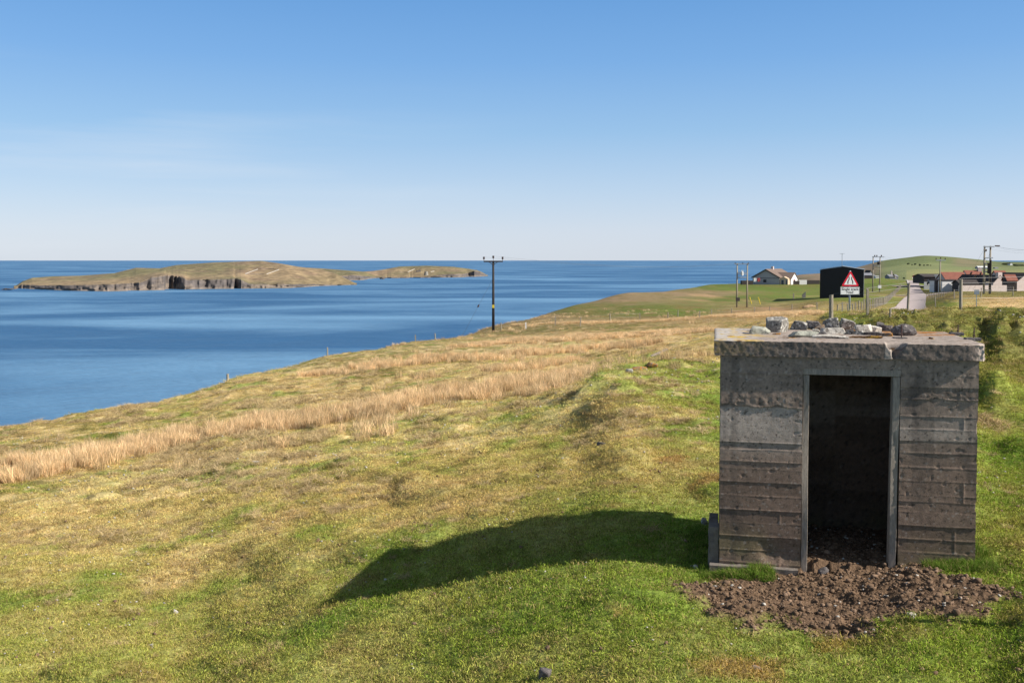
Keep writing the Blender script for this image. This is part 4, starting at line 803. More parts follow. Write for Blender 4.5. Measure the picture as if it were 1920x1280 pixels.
# stays of the tall pair and their insulators
for (tx, ty, ix, iy, ex_, ey_) in ((1845, 467, 1820, 509.5, 1800, 546), (1848, 478, 1829, 507.5, 1812, 546), (1858, 470, 1833.5, 501, 1822, 540)):
    st = empty('stay_wire', (0, 0, 0)); st.parent = s3; a = P(tx, ty, g3.y)-g3; b_ = P(ex_, ey_, g3.y+8); b_.z = zt(b_.x, b_.y); b_ -= g3
    mb = MB(); mb.tube([a, b_], .012, 4); mb.build('wire', M['wire'], st); m_ = a.lerp(b_, .5); MB().tube([m_, m_+(b_-a).normalized()*.55], .13, 8).build('stay_insulator', M['insul'], st)
g = ground_at(1762, 548, 120); k = g.y/FPX; H_ = (548-486)*k; s = empty('power_pole', g, label='single pale power pole with short crossarm on the right side of the road', cat='power pole')
MB().tube([(0, 0, -.4), (0, 0, H_)], [.2, .14], 10).build('pole', M['post'], s, smooth=True); MB().box(-9*k, 9*k, -.25, -.15, H_-.35, H_-.15).build('crossarm', M['galv'], s)
for dx in (-8.5, 0, 8.5):
    mb = MB(); insul(mb, dx*k, -.2, H_-.15 if dx else H_, 1.5); mb.build('insulator', M['insul'], s)
def cable(name, a, b, sag, label, r=.012):
    mb = MB(); o_ = a; n = 24; mb.tube([a.lerp(b, i/n)-wv((0, 0, sag*4*(i/n)*(1-i/n)))-o_ for i in range(n+1)], r, 4); o = mb.build(name, M['wire']); o.location = o_; tag(o, label, 'power line', 'overhead power lines'); return o
for i, (q, tx) in enumerate(zip(INS0, (1378, 1392, 1403))):
    cable('power_line', q, P(tx, 492.5, g1.y), 1.0, ('nearest', 'middle', 'farthest')[i]+' faint wire running from the dark pole to the pair of poles by the bungalow', .006)
for i, (tx, ty, ex_, ey_) in enumerate(((1866, 461.5, 2040, 455), (1855, 462, 2040, 462), (1843, 462.5, 2040, 470))):
    cable('power_line', P(tx, ty, g3.y), P(ex_, ey_, g3.y-60), .6, ('upper', 'middle', 'lower')[i]+' wire leaving the tall pair of poles towards the right edge', .014 if i == 0 else .005)
a = P(1870, 461, g3.y-3); o = MB().tube([(-.35, 0, 0), (.35, 0, 0)], .09, 8).build('line_insulator', M['insul']); o.location = a; tag(o, 'dark strain insulator on the wire just right of the tall pair of poles', 'insulator')
for i, (q0, q1) in enumerate((((1639, 479.5), (1754, 487)), ((1651, 479.5), (1770, 487)))):
    cable('power_line', P(*q0, g2.y), P(*q1, g.y), .8, ('first', 'second')[i]+' faint wire over the road between the pair of poles and the single pole', .007)
for j, (px, pb, pt, lean, lab) in enumerate(((1410, 570, 557, .35, 'yellow stay guard leaning at the foot of the pair of poles by the bungalow'), (1426, 570, 557, .35, 'yellow stay guard standing alone right of the one at the pole foot'))):
    g = ground_at(px, pb, 90); k = g.y/FPX; o = MB().tube([(0, 0, -.2), (-5*k*.9, 0, (pb-pt)*k)], .08, 8).build('stay_guard', M['yellow']); o.location = g; tag(o, lab, 'stay guard', 'yellow stay guards')
# ------------------------------------------------------------------ buildings
def gable_roof(x0, x1, y0, y1, ze, zr, ov, th, along='y'):
    mb = MB(); xm, ym = (x0+x1)/2, (y0+y1)/2
    if along == 'y':
        sl = (zr-ze)/(xm-x0); e = ov
        mb.prism([(x0-e, ze-e*sl), (xm, zr), (x1+e, ze-e*sl), (x1+e, ze-e*sl+th), (xm, zr+th), (x0-e, ze-e*sl+th)], y0-ov, y1+ov)
    else:
        sl = (zr-ze)/(ym-y0); e = ov
        mb.prismx([(y0-e, ze-e*sl), (ym, zr), (y1+e, ze-e*sl), (y1+e, ze-e*sl+th), (ym, zr+th), (y0-e, ze-e*sl+th)], x0-ov, x1+ov)
    return mb
def gable_body(x0, x1, y0, y1, zb, ze, zr, along='y'):
    if along == 'y': return MB().prism([(x0, zb), (x1, zb), (x1, ze), ((x0+x1)/2, zr-.02), (x0, ze)], y0, y1)
    return MB().prismx([(y0, zb), (y1, zb), (y1, ze), ((y0+y1)/2, zr-.02), (y0, ze)], x0, x1)
def window(parent, x, z, w, h, y=0, fm='framew'):
    f = MB().box(x-w/2, x+w/2, y-.06, y+.02, z-h/2, z+h/2).build('window', M[fm], parent); MB().box(x-w/2+.08, x+w/2-.08, y-.075, y-.05, z-h/2+.08, z+h/2-.08).build('pane', M['glass'], f); return f
# bungalow
D_ = 322.; k = D_/FPX; g = P(1411, 531, D_); g.z = zt(g.x, g.y+5)-.3; yaw = -R(36)
b = empty('bungalow', g, yaw, label='grey and white rendered bungalow with brown tiled roof on the green field above the sea', cat='house')
gable_body(0, 9.2, 0, 14, -1.5, 2.7, 5.2).build('wall', M['harl'], b); gable_roof(0, 9.2, 0, 14, 2.75, 5.3, .35, .18).build('roof', M['tile_brown'], b)
mb = MB(); mb.prism([(-.4, 2.38), (4.6, 5.05), (9.6, 2.38), (9.6, 2.62), (4.6, 5.26), (-.4, 2.62)], -.45, -.36); mb.build('bargeboard', M['slate'], b)
MB().box(4.2, 5.0, 5.5, 6.3, 5.0, 6.3).build('chimney', M['pink'], b, bevel=.04); window(b, 4.3, 1.5, 1.1, .95, 0, 'slate'); MB().box(2.6, 9.2, -.06, 0, 2.35, 2.5).build('string_course', M['slate'], b)
wg = empty('wing', (0, 0, 0)); wg.parent = b
gable_body(6, 12.4, 2.2, 8.2, -1.5, 2.3, 4.1, 'x').build('wall', M['white'], wg); gable_roof(5.5, 12.4, 2.2, 8.2, 2.35, 4.2, .25, .16, 'x').build('roof', M['tile_brown'], wg)
f = MB().box(12.4, 12.47, 4.4, 5.9, .7, 2.0).build('window', M['redpaint'], wg); MB().box(12.46, 12.49, 4.55, 5.75, .85, 1.85).build('pane', M['glass'], f)
MB().box(9.21, 12.0, .4, 2.19, -1.5, 2.2).build('porch', M['tanwall'], b); MB().prism([(9.1, 2.2), (12.1, 2.2), (10.6, 3.0)], .3, 2.19).build('porch_roof', M['tanwall'], b)
window(b, 10.2, 1.1, 1.0, 1.7, .4, 'framew'); window(b, 11.5, 1.1, .6, 1.8, .4, 'framew')
def block(name, px0, px1, pt, pb, d, dep, mt, label, cat, yaw=0, roof=None, rt='slate', win=(), group=None, rh=0, along='x', ov=.2):
    k = d/FPX; g = P(px0, pb, d); w = (px1-px0)*k/math.cos(yaw); s = empty(name, g, -yaw, label=label, cat=cat, group=group); h = (pb-pt)*k
    if roof is None: MB().box(0, w, 0, dep, -1.2, h).build('wall', M[mt], s)
    elif roof == 'flat':
        MB().box(0, w, 0, dep, -1.2, h).build('wall', M[mt], s); MB().box(-ov, w+ov, -ov, dep+ov, h, h+.25).build('roof', M[rt], s)
    else:
        gable_body(0, w, 0, dep, -1.2, h, h+rh, along).build('wall', M[mt], s); gable_roof(0, w, 0, dep, h+.03, h+rh+.05, ov, .15, along).build('roof', M[rt], s)
    for (a, z_, ww, hh) in win: window(s, a, z_, ww, hh)
    return s, w, h
# black shed
D_ = 204.; k = D_/FPX; g = P(1537, 554, D_); yaw = R(20.3); w = 8.75
s = empty('black_shed', g, -yaw, label='tall black clad gabled shed standing behind the single track road sign', cat='shed')
gable_body(0, w, 0, 12, -1.2, 5.45, 6.15).build('wall', M['black'], s); gable_roof(0, w, 0, 12, 5.5, 6.2, .12, .09).build('roof', M['galv'], s)
mb = MB(); [mb.box(.2+i*.4, .26+i*.4, -.035, 0, -.4, 5.4) for i in range(22)]; mb.build('cladding_rib', M['black'], s)
MB().box(w+.003, w+.03, .1, 11.9, -.6, 5.2).build('sunlit_side', M['galv'], s); MB().box(4.25, 4.55, -.06, -.03, 1.65, 2.05).build('warning_plate', M['yellow'], s)  # pale sheet on the right wall: sunlit side of the shed put into colour
g = P(1578.5, 515, 232.); g.z = zt(g.x, g.y); k = 232/FPX; s = empty('tv_aerial', g, label='tall thin television aerial rising behind the ridge of the black shed', cat='aerial')
ht = P(1578.5, 475, 232).z-g.z; MB().tube([(0, 0, 0), (0, 0, ht)], .06, 6).build('mast', M['galv'], s); mb = MB().tube([(-4.5*k, 0, ht-.08), (4.5*k, 0, ht-.08)], .04, 5)
for i in range(7): mb.tube([(-4*k+i*1.3*k, -.35, ht-.08), (-4*k+i*1.3*k, .35, ht-.08)], .025, 4)
mb.build('antenna', M['galv'], s)
# low walls and bits beside the bungalow
block('garden_wall', 1486, 1499, 526.5, 530.5, 318, .5, 'slate', 'low dark wall right of the white bungalow wing', 'wall'); block('white_wall', 1498.5, 1513, 525, 530.5, 318, 1.2, 'white', 'low white wall with a raised right end right of the bungalow', 'wall')
block('stone_dyke', 1514, 1537, 525.5, 530, 318, .8, 'slate', 'dark field wall between the white wall and the black shed', 'wall'); block('peat_stack', 1391, 1412, 526, 531.5, 316, 2, 'slate', 'dark low stack against the left side of the bungalow', 'stack')
for px, mt, lab in ((1415.5, 'white', 'white garment hanging before the grey gable of the bungalow'), (1422.5, 'redpaint', 'red garment hanging before the grey gable of the bungalow')):
    g = P(px, 528, 315); p_ = [(math.sin(i*1.1)*.06, i) for i in range(8)]; V = np.array([[(i/7-.5)*.9, .05*math.sin(i*1.6+j), j*.3] for j in range(5) for i in range(8)]); V = np.concatenate([V, V+np.array((0, .04, 0))]); F = np.concatenate([gridF(5, 8), gridF(5, 8)[:, ::-1]+40])
    o = npmesh('laundry', V, F, M[mt]); o.location = g; tag(o, lab, 'laundry', 'washing by the bungalow')
# croft buildings on the right
block('outbuilding', 1766.5, 1802, 526.5, 539.5, 236, 6, 'white', 'pale flat roofed outbuilding with dark end wall right of the road', 'outbuilding', R(-5), 'flat', 'slate', ov=.12)
block('shaded_end', 1755.5, 1766, 524, 538.5, 238, 5, 'slate', 'dark lean-to against the left end of the pale outbuilding', 'lean-to', R(8))  # dark block: shade on the outbuilding's left end put into its colour
block('long_barn', 1774, 1813, 525.5, 544, 246, 8, 'harl', 'long red roofed barn behind the pale outbuilding', 'barn', R(6), 'g', 'tile_red', rh=1.9, ov=.2)
s, w, h = block('red_house', 1818, 1846, 524, 540, 262, 8, 'harl', 'red roofed house with pale chimney between the barn and the stone gable', 'house', R(6), 'g', 'tile_red', rh=2.3)
MB().box(w-.7, w+.3, 3.4, 4.6, h+1.2, h+3.2).build('chimney', M['pink'], s)
s, w, h = block('gable_cottage', 1862, 1890, 531, 541, 222, 13, 'pink', 'cottage with stone gable facing the road and a chimney on its apex', 'cottage', R(-12), 'g', 'slate', rh=1.7, along='y', ov=.1)
MB().box(w/2-.55, w/2+.55, -.08, .8, h+1.2, h+2.5).build('chimney', M['pink'], s, bevel=.03)
block('cottage_shed', 1800, 1845, 532.5, 541, 226, 5, 'slate', 'long low dark roofed shed left of the stone gable cottage', 'shed', R(5), 'g', 'slate', rh=.8)
block('red_cottage', 1874, 1892, 524, 541, 250, 7, 'harl', 'red roofed cottage behind the stone gable cottage', 'cottage', R(5), 'g', 'tile_red', rh=2.1)
block('red_porch', 1889, 1906, 526, 541, 218, 3, 'slate', 'small bright red roofed porch in front of the red roofed cottage', 'porch', R(5), 'g', 'tile_red', rh=1.2)
s, w, h = block('end_cottage', 1906, 1950, 528, 543, 225, 9, 'pink', 'pink harled cottage gable cut by the right edge of the photo', 'cottage', R(-12), 'g', 'slate', rh=1.9, along='y')
block('garden_dyke', 1800, 1900, 535, 541, 216, .6, 'pink', 'low pinkish stone wall in front of the cottages', 'wall', R(-10))
g = P(1865, 541, 216); block('byre', 1733, 1773, 519.5, 524, 275, 9, 'slate', 'low dark roofed byre behind the road crest right of the road', 'byre', R(3), 'g', 'slate', rh=.7)
block('white_annexe', 1764, 1775, 517.5, 525, 268, 4, 'white', 'white flat roofed annexe beside the byre', 'annexe', R(3), 'flat', 'framew')
block('white_kerb_wall', 1733, 1756, 528.5, 534.5, 262, .5, 'white', 'low white wall curving beside the farm road', 'wall', R(12))
# white collapsed frame
g = ground_at(1822, 546, 120); k = g.y/FPX; o = MB().tube([(-10*k, 0, .1), (-3*k, 0, 8*k), (9*k, .5, .3)], .16, 6).build('bent_frame', M['white']); o.location = g; tag(o, 'white bent frame lying on the grass left of the tall pair of poles', 'frame')
# parked car by the farm road
g = P(1745, 534, 255); g.z = max(g.z, zt(g.x, g.y)); s = empty('parked_car', g, 1.2, label='dark parked car partly hidden behind the white wall by the farm road', cat='car')
MB().prism([(-2, .35), (2, .35), (2.05, .8), (1.2, .95), (.7, 1.4), (-1.1, 1.42), (-1.7, .98), (-2.05, .9)], -.8, .8).build('body', M['vehicle'], s, bevel=.06)
MB().prism([(-1.45, .98), (1.0, .98), (.62, 1.32), (-1.05, 1.34)], -.815, .815).build('side_windows', M['glass'], s)
for x in (-1.3, 1.3):
    for y in (-.78, .78): MB().tube([(x, y-.1, .32), (x, y+.1, .32)], .32, 14).build('wheel', M['signblack'], s)
# farm left of the hill
block('far_barn', 1612, 1640, 516.5, 523, 420, 10, 'slate', 'long grey roofed barn below the left end of the green hill', 'barn', 0, 'g', 'greyroof', rh=.9)
block('far_white_house', 1629.5, 1635, 513, 521, 440, 6, 'white', 'small white gabled house above the grey roofed barn', 'house', 0, 'g', 'slate', rh=1.4, along='y')
block('far_white_shed', 1642, 1649, 518.5, 522, 415, 4, 'white', 'tiny white shed right of the grey roofed barn', 'shed', 0, 'flat', 'framew')
block('far_shed', 1668, 1684, 519, 524, 400, 5, 'greyroof', 'small pale shed on the skyline left of the road crest', 'shed', 0, 'g', 'greyroof', rh=.8)
g = P(1670, 519, 398); o = MB().prism([(0, 0), (.8, 0), (2.6, -1.6), (1.9, -1.6), (.3, 1.6), (0, 1.4)], -.3, .3).build('ruined_gable', M['pink']); o.location = g+wv((0, 0, 1)); tag(o, 'sloping remains of a pinkish gable beside the small pale shed', 'ruin')
# on the hill
for px, py, w, h, lab in ((1703, 496.5, 5, 2.2, 'leftmost dark bush of the row on the green hill'), (1710, 498, 4, 1.4, 'second dark bush from the left on the hill'), (1716, 497.5, 5, 2.2, 'third dark bush from the left on the hill'), (1725, 498.5, 5, 2.6, 'biggest dark bush in the middle of the row on the hill'), (1732.5, 499, 4, 1.6, 'low dark bush right of the biggest one on the hill'), (1739, 498.5, 5, 1.5, 'second dark bush from the right on the hill'), (1745, 498.8, 3, 1.2, 'rightmost dark bush of the row on the green hill')):
    g = hill_at(px, py); k = g.y/FPX; p_, f_ = stone_v(int(px), w*k, 3, h*k*1.5, 3, 40, .6); o = npmesh('hill_bush', p_, f_, M['leaf'], smooth=False); o.location = g; tag(o, lab, 'bush', 'dark bushes in a row on the hill')
def hblock(name, px0, px1, pb, h, dep, mt, rt, rh, label, cat, al='x'):
    g = hill_at((px0+px1)/2, pb); k = g.y/FPX; w = (px1-px0)*k; s = empty(name, g-wv((w/2, 0, 0)), label=label, cat=cat)
    gable_body(0, w, 0, dep, -3, h*k, (h+rh)*k, al).build('wall', M[mt], s); gable_roof(0, w, 0, dep, h*k+.05, (h+rh)*k+.1, .1, .3, al).build('roof', M[rt], s); return s
hblock('long_white_building', 1834, 1857, 504, 2.6, 9, 'signback', 'framew', 2, 'long building with white roof on the slope behind the croft houses', 'building')
hblock('hill_house', 1888.5, 1892, 497, 2.2, 8, 'white', 'slate', 1.4, 'left one of two tiny white houses near the right edge on the hill', 'house', 'y'); hblock('hill_house', 1894, 1898.5, 497.5, 2.8, 8, 'white', 'slate', 1.4, 'right and larger of two tiny white houses near the right edge on the hill', 'house', 'y')
hblock('hill_byre', 1866, 1872, 504, 1.2, 6, 'harl', 'greyroof', 1, 'tiny grey byre right of the long white roofed building', 'byre')
for px, py, w, h, lab in ((1886, 497.5, 16, 4, 'dark belt of shrubs around the two tiny white houses'), (1912, 499.5, 26, 4, 'dark shrub belt at the right edge on the hill'), (1695, 523, 5, 3.5, 'dark bush on the skyline beside the road crest')):
    g = hill_at(px, py) if px > 1700 else P(px, py, 345); k = g.y/FPX; p_, f_ = stone_v(int(px)+5, w*k, w*k*.3, h*k, 4, 50, .5); o = npmesh('shrub_belt' if w > 8 else 'bush', p_, f_, M['leaf'], smooth=False); o.location = g; tag(o, lab, 'shrubs' if w > 8 else 'bush')
# ------------------------------------------------------------------ on the island: dry stone walls and ruins
from mathutils.bvhtree import BVHTree
def isl_at(name, px, py):
    o = bpy.data.objects[name]; bv = BV.setdefault(name, BVHTree.FromPolygons([v.co[:] for v in o.data.vertices], [p.vertices[:] for p in o.data.polygons]))
    r = wv(ray(px, py)); h = bv.ray_cast(wv((0, 0, 0)), r.normalized()); return h[0]
BV = {}
def dyke(isl_, pts, label, h=1.6, mt='stone_pale'):
    q = []
    for (a, b) in zip(pts[:-1], pts[1:]):
        for i in range(9):
            v = isl_at(isl_, a[0]+(b[0]-a[0])*i/9, a[1]+(b[1]-a[1])*i/9)
            if v is not None: q.append(v)
    if len(q) < 2: return
    mb = MB(); o0 = q[0]; vs = []
    for p in q: v = p-o0; h_ = h*.62; vs += [(v.x-.5, v.y-.4, v.z-1), (v.x+.5, v.y+.4, v.z-1), (v.x+.35, v.y+.3, v.z+h_), (v.x-.35, v.y-.3, v.z+h_)]
    n = len(q); fs = [(i*4+k, i*4+(k+1) % 4, (i+1)*4+(k+1) % 4, (i+1)*4+k) for i in range(n-1) for k in range(4)]+[(3, 2, 1, 0), (n*4-4, n*4-3, n*4-2, n*4-1)]
    o = mb.add(vs, fs).build('dry_stone_wall', M[mt]); o.location = o0; tag(o, label, 'stone wall', 'dry stone walls on the island')
dyke('island', [(460, 513.5), (486, 504)], 'pale left wall of the square field on the island', 1.6); dyke('island', [(500, 514), (526, 505)], 'pale right wall of the square field on the island', 1.6)
dyke('island', [(486, 504), (526, 505)], 'dark far wall of the square field on the island', 1.3, 'stone_dark'); dyke('island', [(460, 514), (500, 514.5)], 'dark near wall of the square field on the island', 1.2, 'stone_dark')
dyke('island_tip', [(765, 510), (779, 504)], 'pale slanting wall on the far tip of the island', 2.4); dyke('island_tip', [(750, 510.5), (766, 511)], 'dark low wall on the far tip of the island', 2.0, 'stone_dark'); dyke('island_tip', [(808, 510), (815, 508.5)], 'short pale wall right of the ruined house on the far tip', 2.4)
def ruin(px, py, w, h, dep, label, cat, round_=False):
    g = isl_at('island_tip', px, py) or P(px, py, 2750); s = empty('ruined_'+('tower' if round_ else 'house'), g, .2, label=label, cat=cat); k = g.y/FPX
    if round_: MB().tube([(0, 0, -2), (0, 0, h*k*.5), (0, 0, h*k)], [w*k*.55, w*k*.45, w*k*.4], 16).build('wall', M['stone'], s)
    else: MB().prism([(-w*k/2, -2), (w*k/2, -2), (w*k/2, h*k*.7), (w*k*.2, h*k), (-w*k*.1, h*k*.55), (-w*k/2, h*k*.8)], 0, dep).build('wall', M['stone_dark'], s)
ruin(785, 509.5, 8, 4, 8, 'roofless dark ruined house on the far tip of the island', 'ruin'); ruin(799, 516, 8, 7, 8, 'squat round stone tower ruin at the shore of the far tip', 'tower', True)
# small skerry at the left end and off the middle point
for px, py, w, h, lab in ((14, 543.3, 20, 4.5, 'low rocky skerry off the left end of the island'), (717, 523.2, 10, 5, 'small dark sea stack between island and its far tip')):
    d = sea_d(py); k = d/FPX; p_, f_ = stone_v(int(px)+900, w*k, 20, h*k, 5, 40, .5); o = npmesh('skerry', p_, f_, M['cliff'], smooth=False, cols=np.repeat(np.array([[.12,.10,.09]]), len(p_), 0)*(1+.5*fbm3(p_, 2, 3, 5))[:, None]); o.location = ((px-960)/FPX*d, d, SEA-1); tag(o, lab, 'skerry')
# ------------------------------------------------------------------ grass
def blade_mat(name, tr=.25):
    m = bpy.data.materials.new(name); m.use_nodes = True; t = m.node_tree; N = t.nodes; lk = t.links.new; N.clear()
    a = N.new('ShaderNodeAttribute'); a.attribute_type = 'INSTANCER'; a.attribute_name = 'tint'; b = N.new('ShaderNodeAttribute'); b.attribute_name = 'bv'
    s = N.new('ShaderNodeSeparateColor'); lk(b.outputs['Color'], s.inputs[0])
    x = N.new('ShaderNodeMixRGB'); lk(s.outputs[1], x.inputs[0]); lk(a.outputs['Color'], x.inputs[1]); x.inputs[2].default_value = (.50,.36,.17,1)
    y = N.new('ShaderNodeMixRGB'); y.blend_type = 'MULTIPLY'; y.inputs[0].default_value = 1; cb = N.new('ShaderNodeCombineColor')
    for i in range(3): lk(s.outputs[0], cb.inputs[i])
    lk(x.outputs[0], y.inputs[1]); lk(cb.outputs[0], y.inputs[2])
    d = N.new('ShaderNodeBsdfDiffuse'); T_ = N.new('ShaderNodeBsdfTranslucent'); mx = N.new('ShaderNodeMixShader'); mx.inputs[0].default_value = tr; o = N.new('ShaderNodeOutputMaterial')
    lk(y.outputs[0], d.inputs[0]); lk(y.outputs[0], T_.inputs[0]); lk(d.outputs[0], mx.inputs[1]); lk(T_.outputs[0], mx.inputs[2]); lk(mx.outputs[0], o.inputs[0]); return m
M['blade'] = blade_mat('grass_blade')
def clump(name, seed, n, rad, h0, h1, w, lean0, lean1, straw, flop=0):
    rs = np.random.RandomState(seed); V, F, B = [], [], []
    a = rs.uniform(0, 2*np.pi, n); r = rad*np.sqrt(rs.uniform(0, 1, n)); bx, by = r*np.cos(a), r*np.sin(a); h = rs.uniform(h0, h1, n); la = rs.uniform(0, 2*np.pi, n); ln = rs.uniform(lean0, lean1, n); wa = rs.uniform(0, np.pi, n)
    br = rs.uniform(.45, 1.5, n); sg = (rs.uniform(0, 1, n) < straw)*rs.uniform(.4, 1, n)
    for i in range(n):
        ux, uy = math.cos(la[i]), math.sin(la[i]); wx, wy = math.cos(wa[i])*w/2, math.sin(wa[i])*w/2
        b0 = len(V)
        for t, ww in ((0, 1), (.5, .8), (1, .12)):
            th = ln[i]*(t*1.15); x = bx[i]+ux*h[i]*t*math.sin(th); y = by[i]+uy*h[i]*t*math.sin(th); z = h[i]*t*max(math.cos(th), .12)-.01
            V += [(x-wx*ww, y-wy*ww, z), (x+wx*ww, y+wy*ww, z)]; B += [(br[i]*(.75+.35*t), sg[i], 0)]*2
        F += [(b0, b0+1, b0+3, b0+2), (b0+2, b0+3, b0+5, b0+4)]
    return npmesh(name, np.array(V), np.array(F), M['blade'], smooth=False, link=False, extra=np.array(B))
def grass_object(name, protos, X, Y, Zs, S_, Tn, label, idx, scz=None):
    col = bpy.data.collections.new(name+'_tufts')
    for p in protos: col.objects.link(p)
    me = bpy.data.meshes.new(name); n = len(X); me.vertices.add(n); me.vertices.foreach_set('co', np.stack([X, Y, Zs], 1).astype(np.float32).ravel())
    rs = np.random.RandomState(len(X)); rot = np.stack([rs.normal(0, .12, n), rs.normal(0, .12, n), rs.uniform(0, 6.283, n)], 1).astype(np.float32)
    a = me.attributes.new('rot', 'FLOAT_VECTOR', 'POINT'); a.data.foreach_set('vector', rot.ravel())
    a = me.attributes.new('scl', 'FLOAT_VECTOR', 'POINT'); a.data.foreach_set('vector', np.stack([S_, S_, S_ if scz is None else scz], 1).astype(np.float32).ravel())
    a = me.attributes.new('idx', 'INT', 'POINT'); a.data.foreach_set('value', idx.astype(np.int32))
    a = me.attributes.new('tint', 'FLOAT_COLOR', 'POINT'); c = np.ones((n, 4), dtype=np.float32); c[:, :3] = Tn; a.data.foreach_set('color', c.ravel())
    o = bpy.data.objects.new(name, me); COL.objects.link(o)
    ng = bpy.data.node_groups.new(name, 'GeometryNodeTree'); ng.interface.new_socket('Geometry', in_out='INPUT', socket_type='NodeSocketGeometry'); ng.interface.new_socket('Geometry', in_out='OUTPUT', socket_type='NodeSocketGeometry'); N = ng.nodes; lk = ng.links.new
    gi, go = N.new('NodeGroupInput'), N.new('NodeGroupOutput'); ci = N.new('GeometryNodeCollectionInfo'); ci.inputs['Collection'].default_value = col; ci.inputs['Separate Children'].default_value = True; ci.inputs['Reset Children'].default_value = True
    ip = N.new('GeometryNodeInstanceOnPoints'); ip.inputs['Pick Instance'].default_value = True
    def na(nm, ty): q = N.new('GeometryNodeInputNamedAttribute'); q.data_type = ty; q.inputs['Name'].default_value = nm; return q.outputs['Attribute']
    lk(gi.outputs[0], ip.inputs['Points']); lk(ci.outputs[0], ip.inputs['Instance']); lk(na('idx', 'INT'), ip.inputs['Instance Index']); lk(na('rot', 'FLOAT_VECTOR'), ip.inputs['Rotation']); lk(na('scl', 'FLOAT_VECTOR'), ip.inputs['Scale']); lk(ip.outputs[0], go.inputs[0])
    md = o.modifiers.new('tufts', 'NODES'); md.node_group = ng; tag(o, label, 'grass', kind='stuff'); return o
def scatter(n, d0, d1, seed, umax=.62, power=1.0):
    rs = np.random.RandomState(seed); d = (d0**(1+power)+(d1**(1+power)-d0**(1+power))*rs.uniform(0, 1, n))**(1/(1+power)); u = rs.uniform(-umax, umax, n); return u*d, d, rs
def visible(x, y):     # skip what lies over the brow
    s = lookup(TG, x/y, np.log(y)); s2 = lookup(TG, x/y, np.log(y*1.02)); return (s/y < s2/(y*1.02)+.004) & (s > -11.5)
def keep(x, y, s_lim=.5):
    a, b = hut_local(x, y); inh = (a > -.03) & (a < HW+.03) & (b > -.03) & (b < HD+.05); rs = np.random.RandomState(5); l, r = road_edges(y); px = 960+x/y*FPX
    rd = (y > 100) & (px > l-1) & (px < r+1); return (~inh) & (soil(x, y) < s_lim*2*rs.uniform(.0, 1, len(x))**1.6) & (~rd) & visible(x, y)
turf = [clump('turf_tuft', s, 52, .11, .010, .036, .0056, .3, 1.5, .22) for s in (1, 2, 3, 4)]
straw = [clump('straw_tuft', s, 42, .12, .018, .065, .0052, .6, 1.5, .65) for s in (5, 6, 7)]
rush = [clump('rush_tuft', s, 70, .20, .28, .62, .009, .02, .5, .35) for s in (8, 9, 10)]
PR = straw+turf      # collections list their members alphabetically: straw tufts 0-2, turf tufts 3-6
def build_grass(name, n, d0, d1, seed, base, label, power=1.0, zs=1.0):
    x, y, rs = scatter(n, d0, d1, seed, power=power); k = keep(x, y); x, y = x[k], y[k]; rm = rushmask(x, y); c = gcolor(x, y)
    st = np.clip((c[:, 0]/c[:, 1]-.9)/.45, 0, 1); m = len(x); r1 = rs.uniform(0, 1, m); idx = np.where(r1 < st*.55+.05, rs.randint(0, 3, m), 3+rs.randint(0, 4, m))
    S_ = base*rs.uniform(.7, 1.4, m)*np.where(idx > 2, 1, .9); sc = S_*zs
    c = c*rs.uniform(.68, 1.38, (m, 1))*(1+rs.normal(0, .05, (m, 3)))
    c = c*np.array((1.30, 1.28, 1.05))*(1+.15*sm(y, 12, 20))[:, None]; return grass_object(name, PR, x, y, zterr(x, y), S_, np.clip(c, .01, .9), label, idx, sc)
build_grass('pasture_grass', 70000, 6.2, 22, 1, 1.15, 'short sheep grazed turf with straw blades in the foreground', .6)
build_grass('slope_grass', 60000, 20, 62, 2, 1.75, 'straw coloured rough grass on the middle slope', .5, .9)
build_grass('brow_grass', 30000, 58, 190, 3, 3.6, 'rough grass on the far brow of the slope', .3, .5)
# rush beds
x, y, rs = scatter(170000, 18, 175, 11, power=.25); w = rushmask(x, y); px_ = 960+x/y*FPX; w = np.maximum(w, .22*sm(fbm2(x, y, 2.5, 3, 54), .05, .4)*(y > 26)*(px_ < 1350)*((px_ > 700) | (y < 36))); k = (w > rs.uniform(.15, 1, len(x))) & keep(x, y); x, y = x[k], y[k]; m = len(x)
c = (np.array((.86,.63,.37))[None]+rs.uniform(-1, 1, (m, 1))*np.array((.02,.04,.05)))*rs.uniform(.6, 1.25, (m, 1))*(1+.25*fbm2(x, y, 1.2, 2, 55))[:, None]; sc = rs.uniform(.65, 1.15, m)*np.where(y > 70, 1.5, 1)
grass_object('rush_bed', rush, x, y, zterr(x, y), sc, c, 'tall tan dead rushes in long beds across the slope', rs.randint(0, 3, m), rs.uniform(.5, .95, m)*np.where(y > 70, .75, 1))
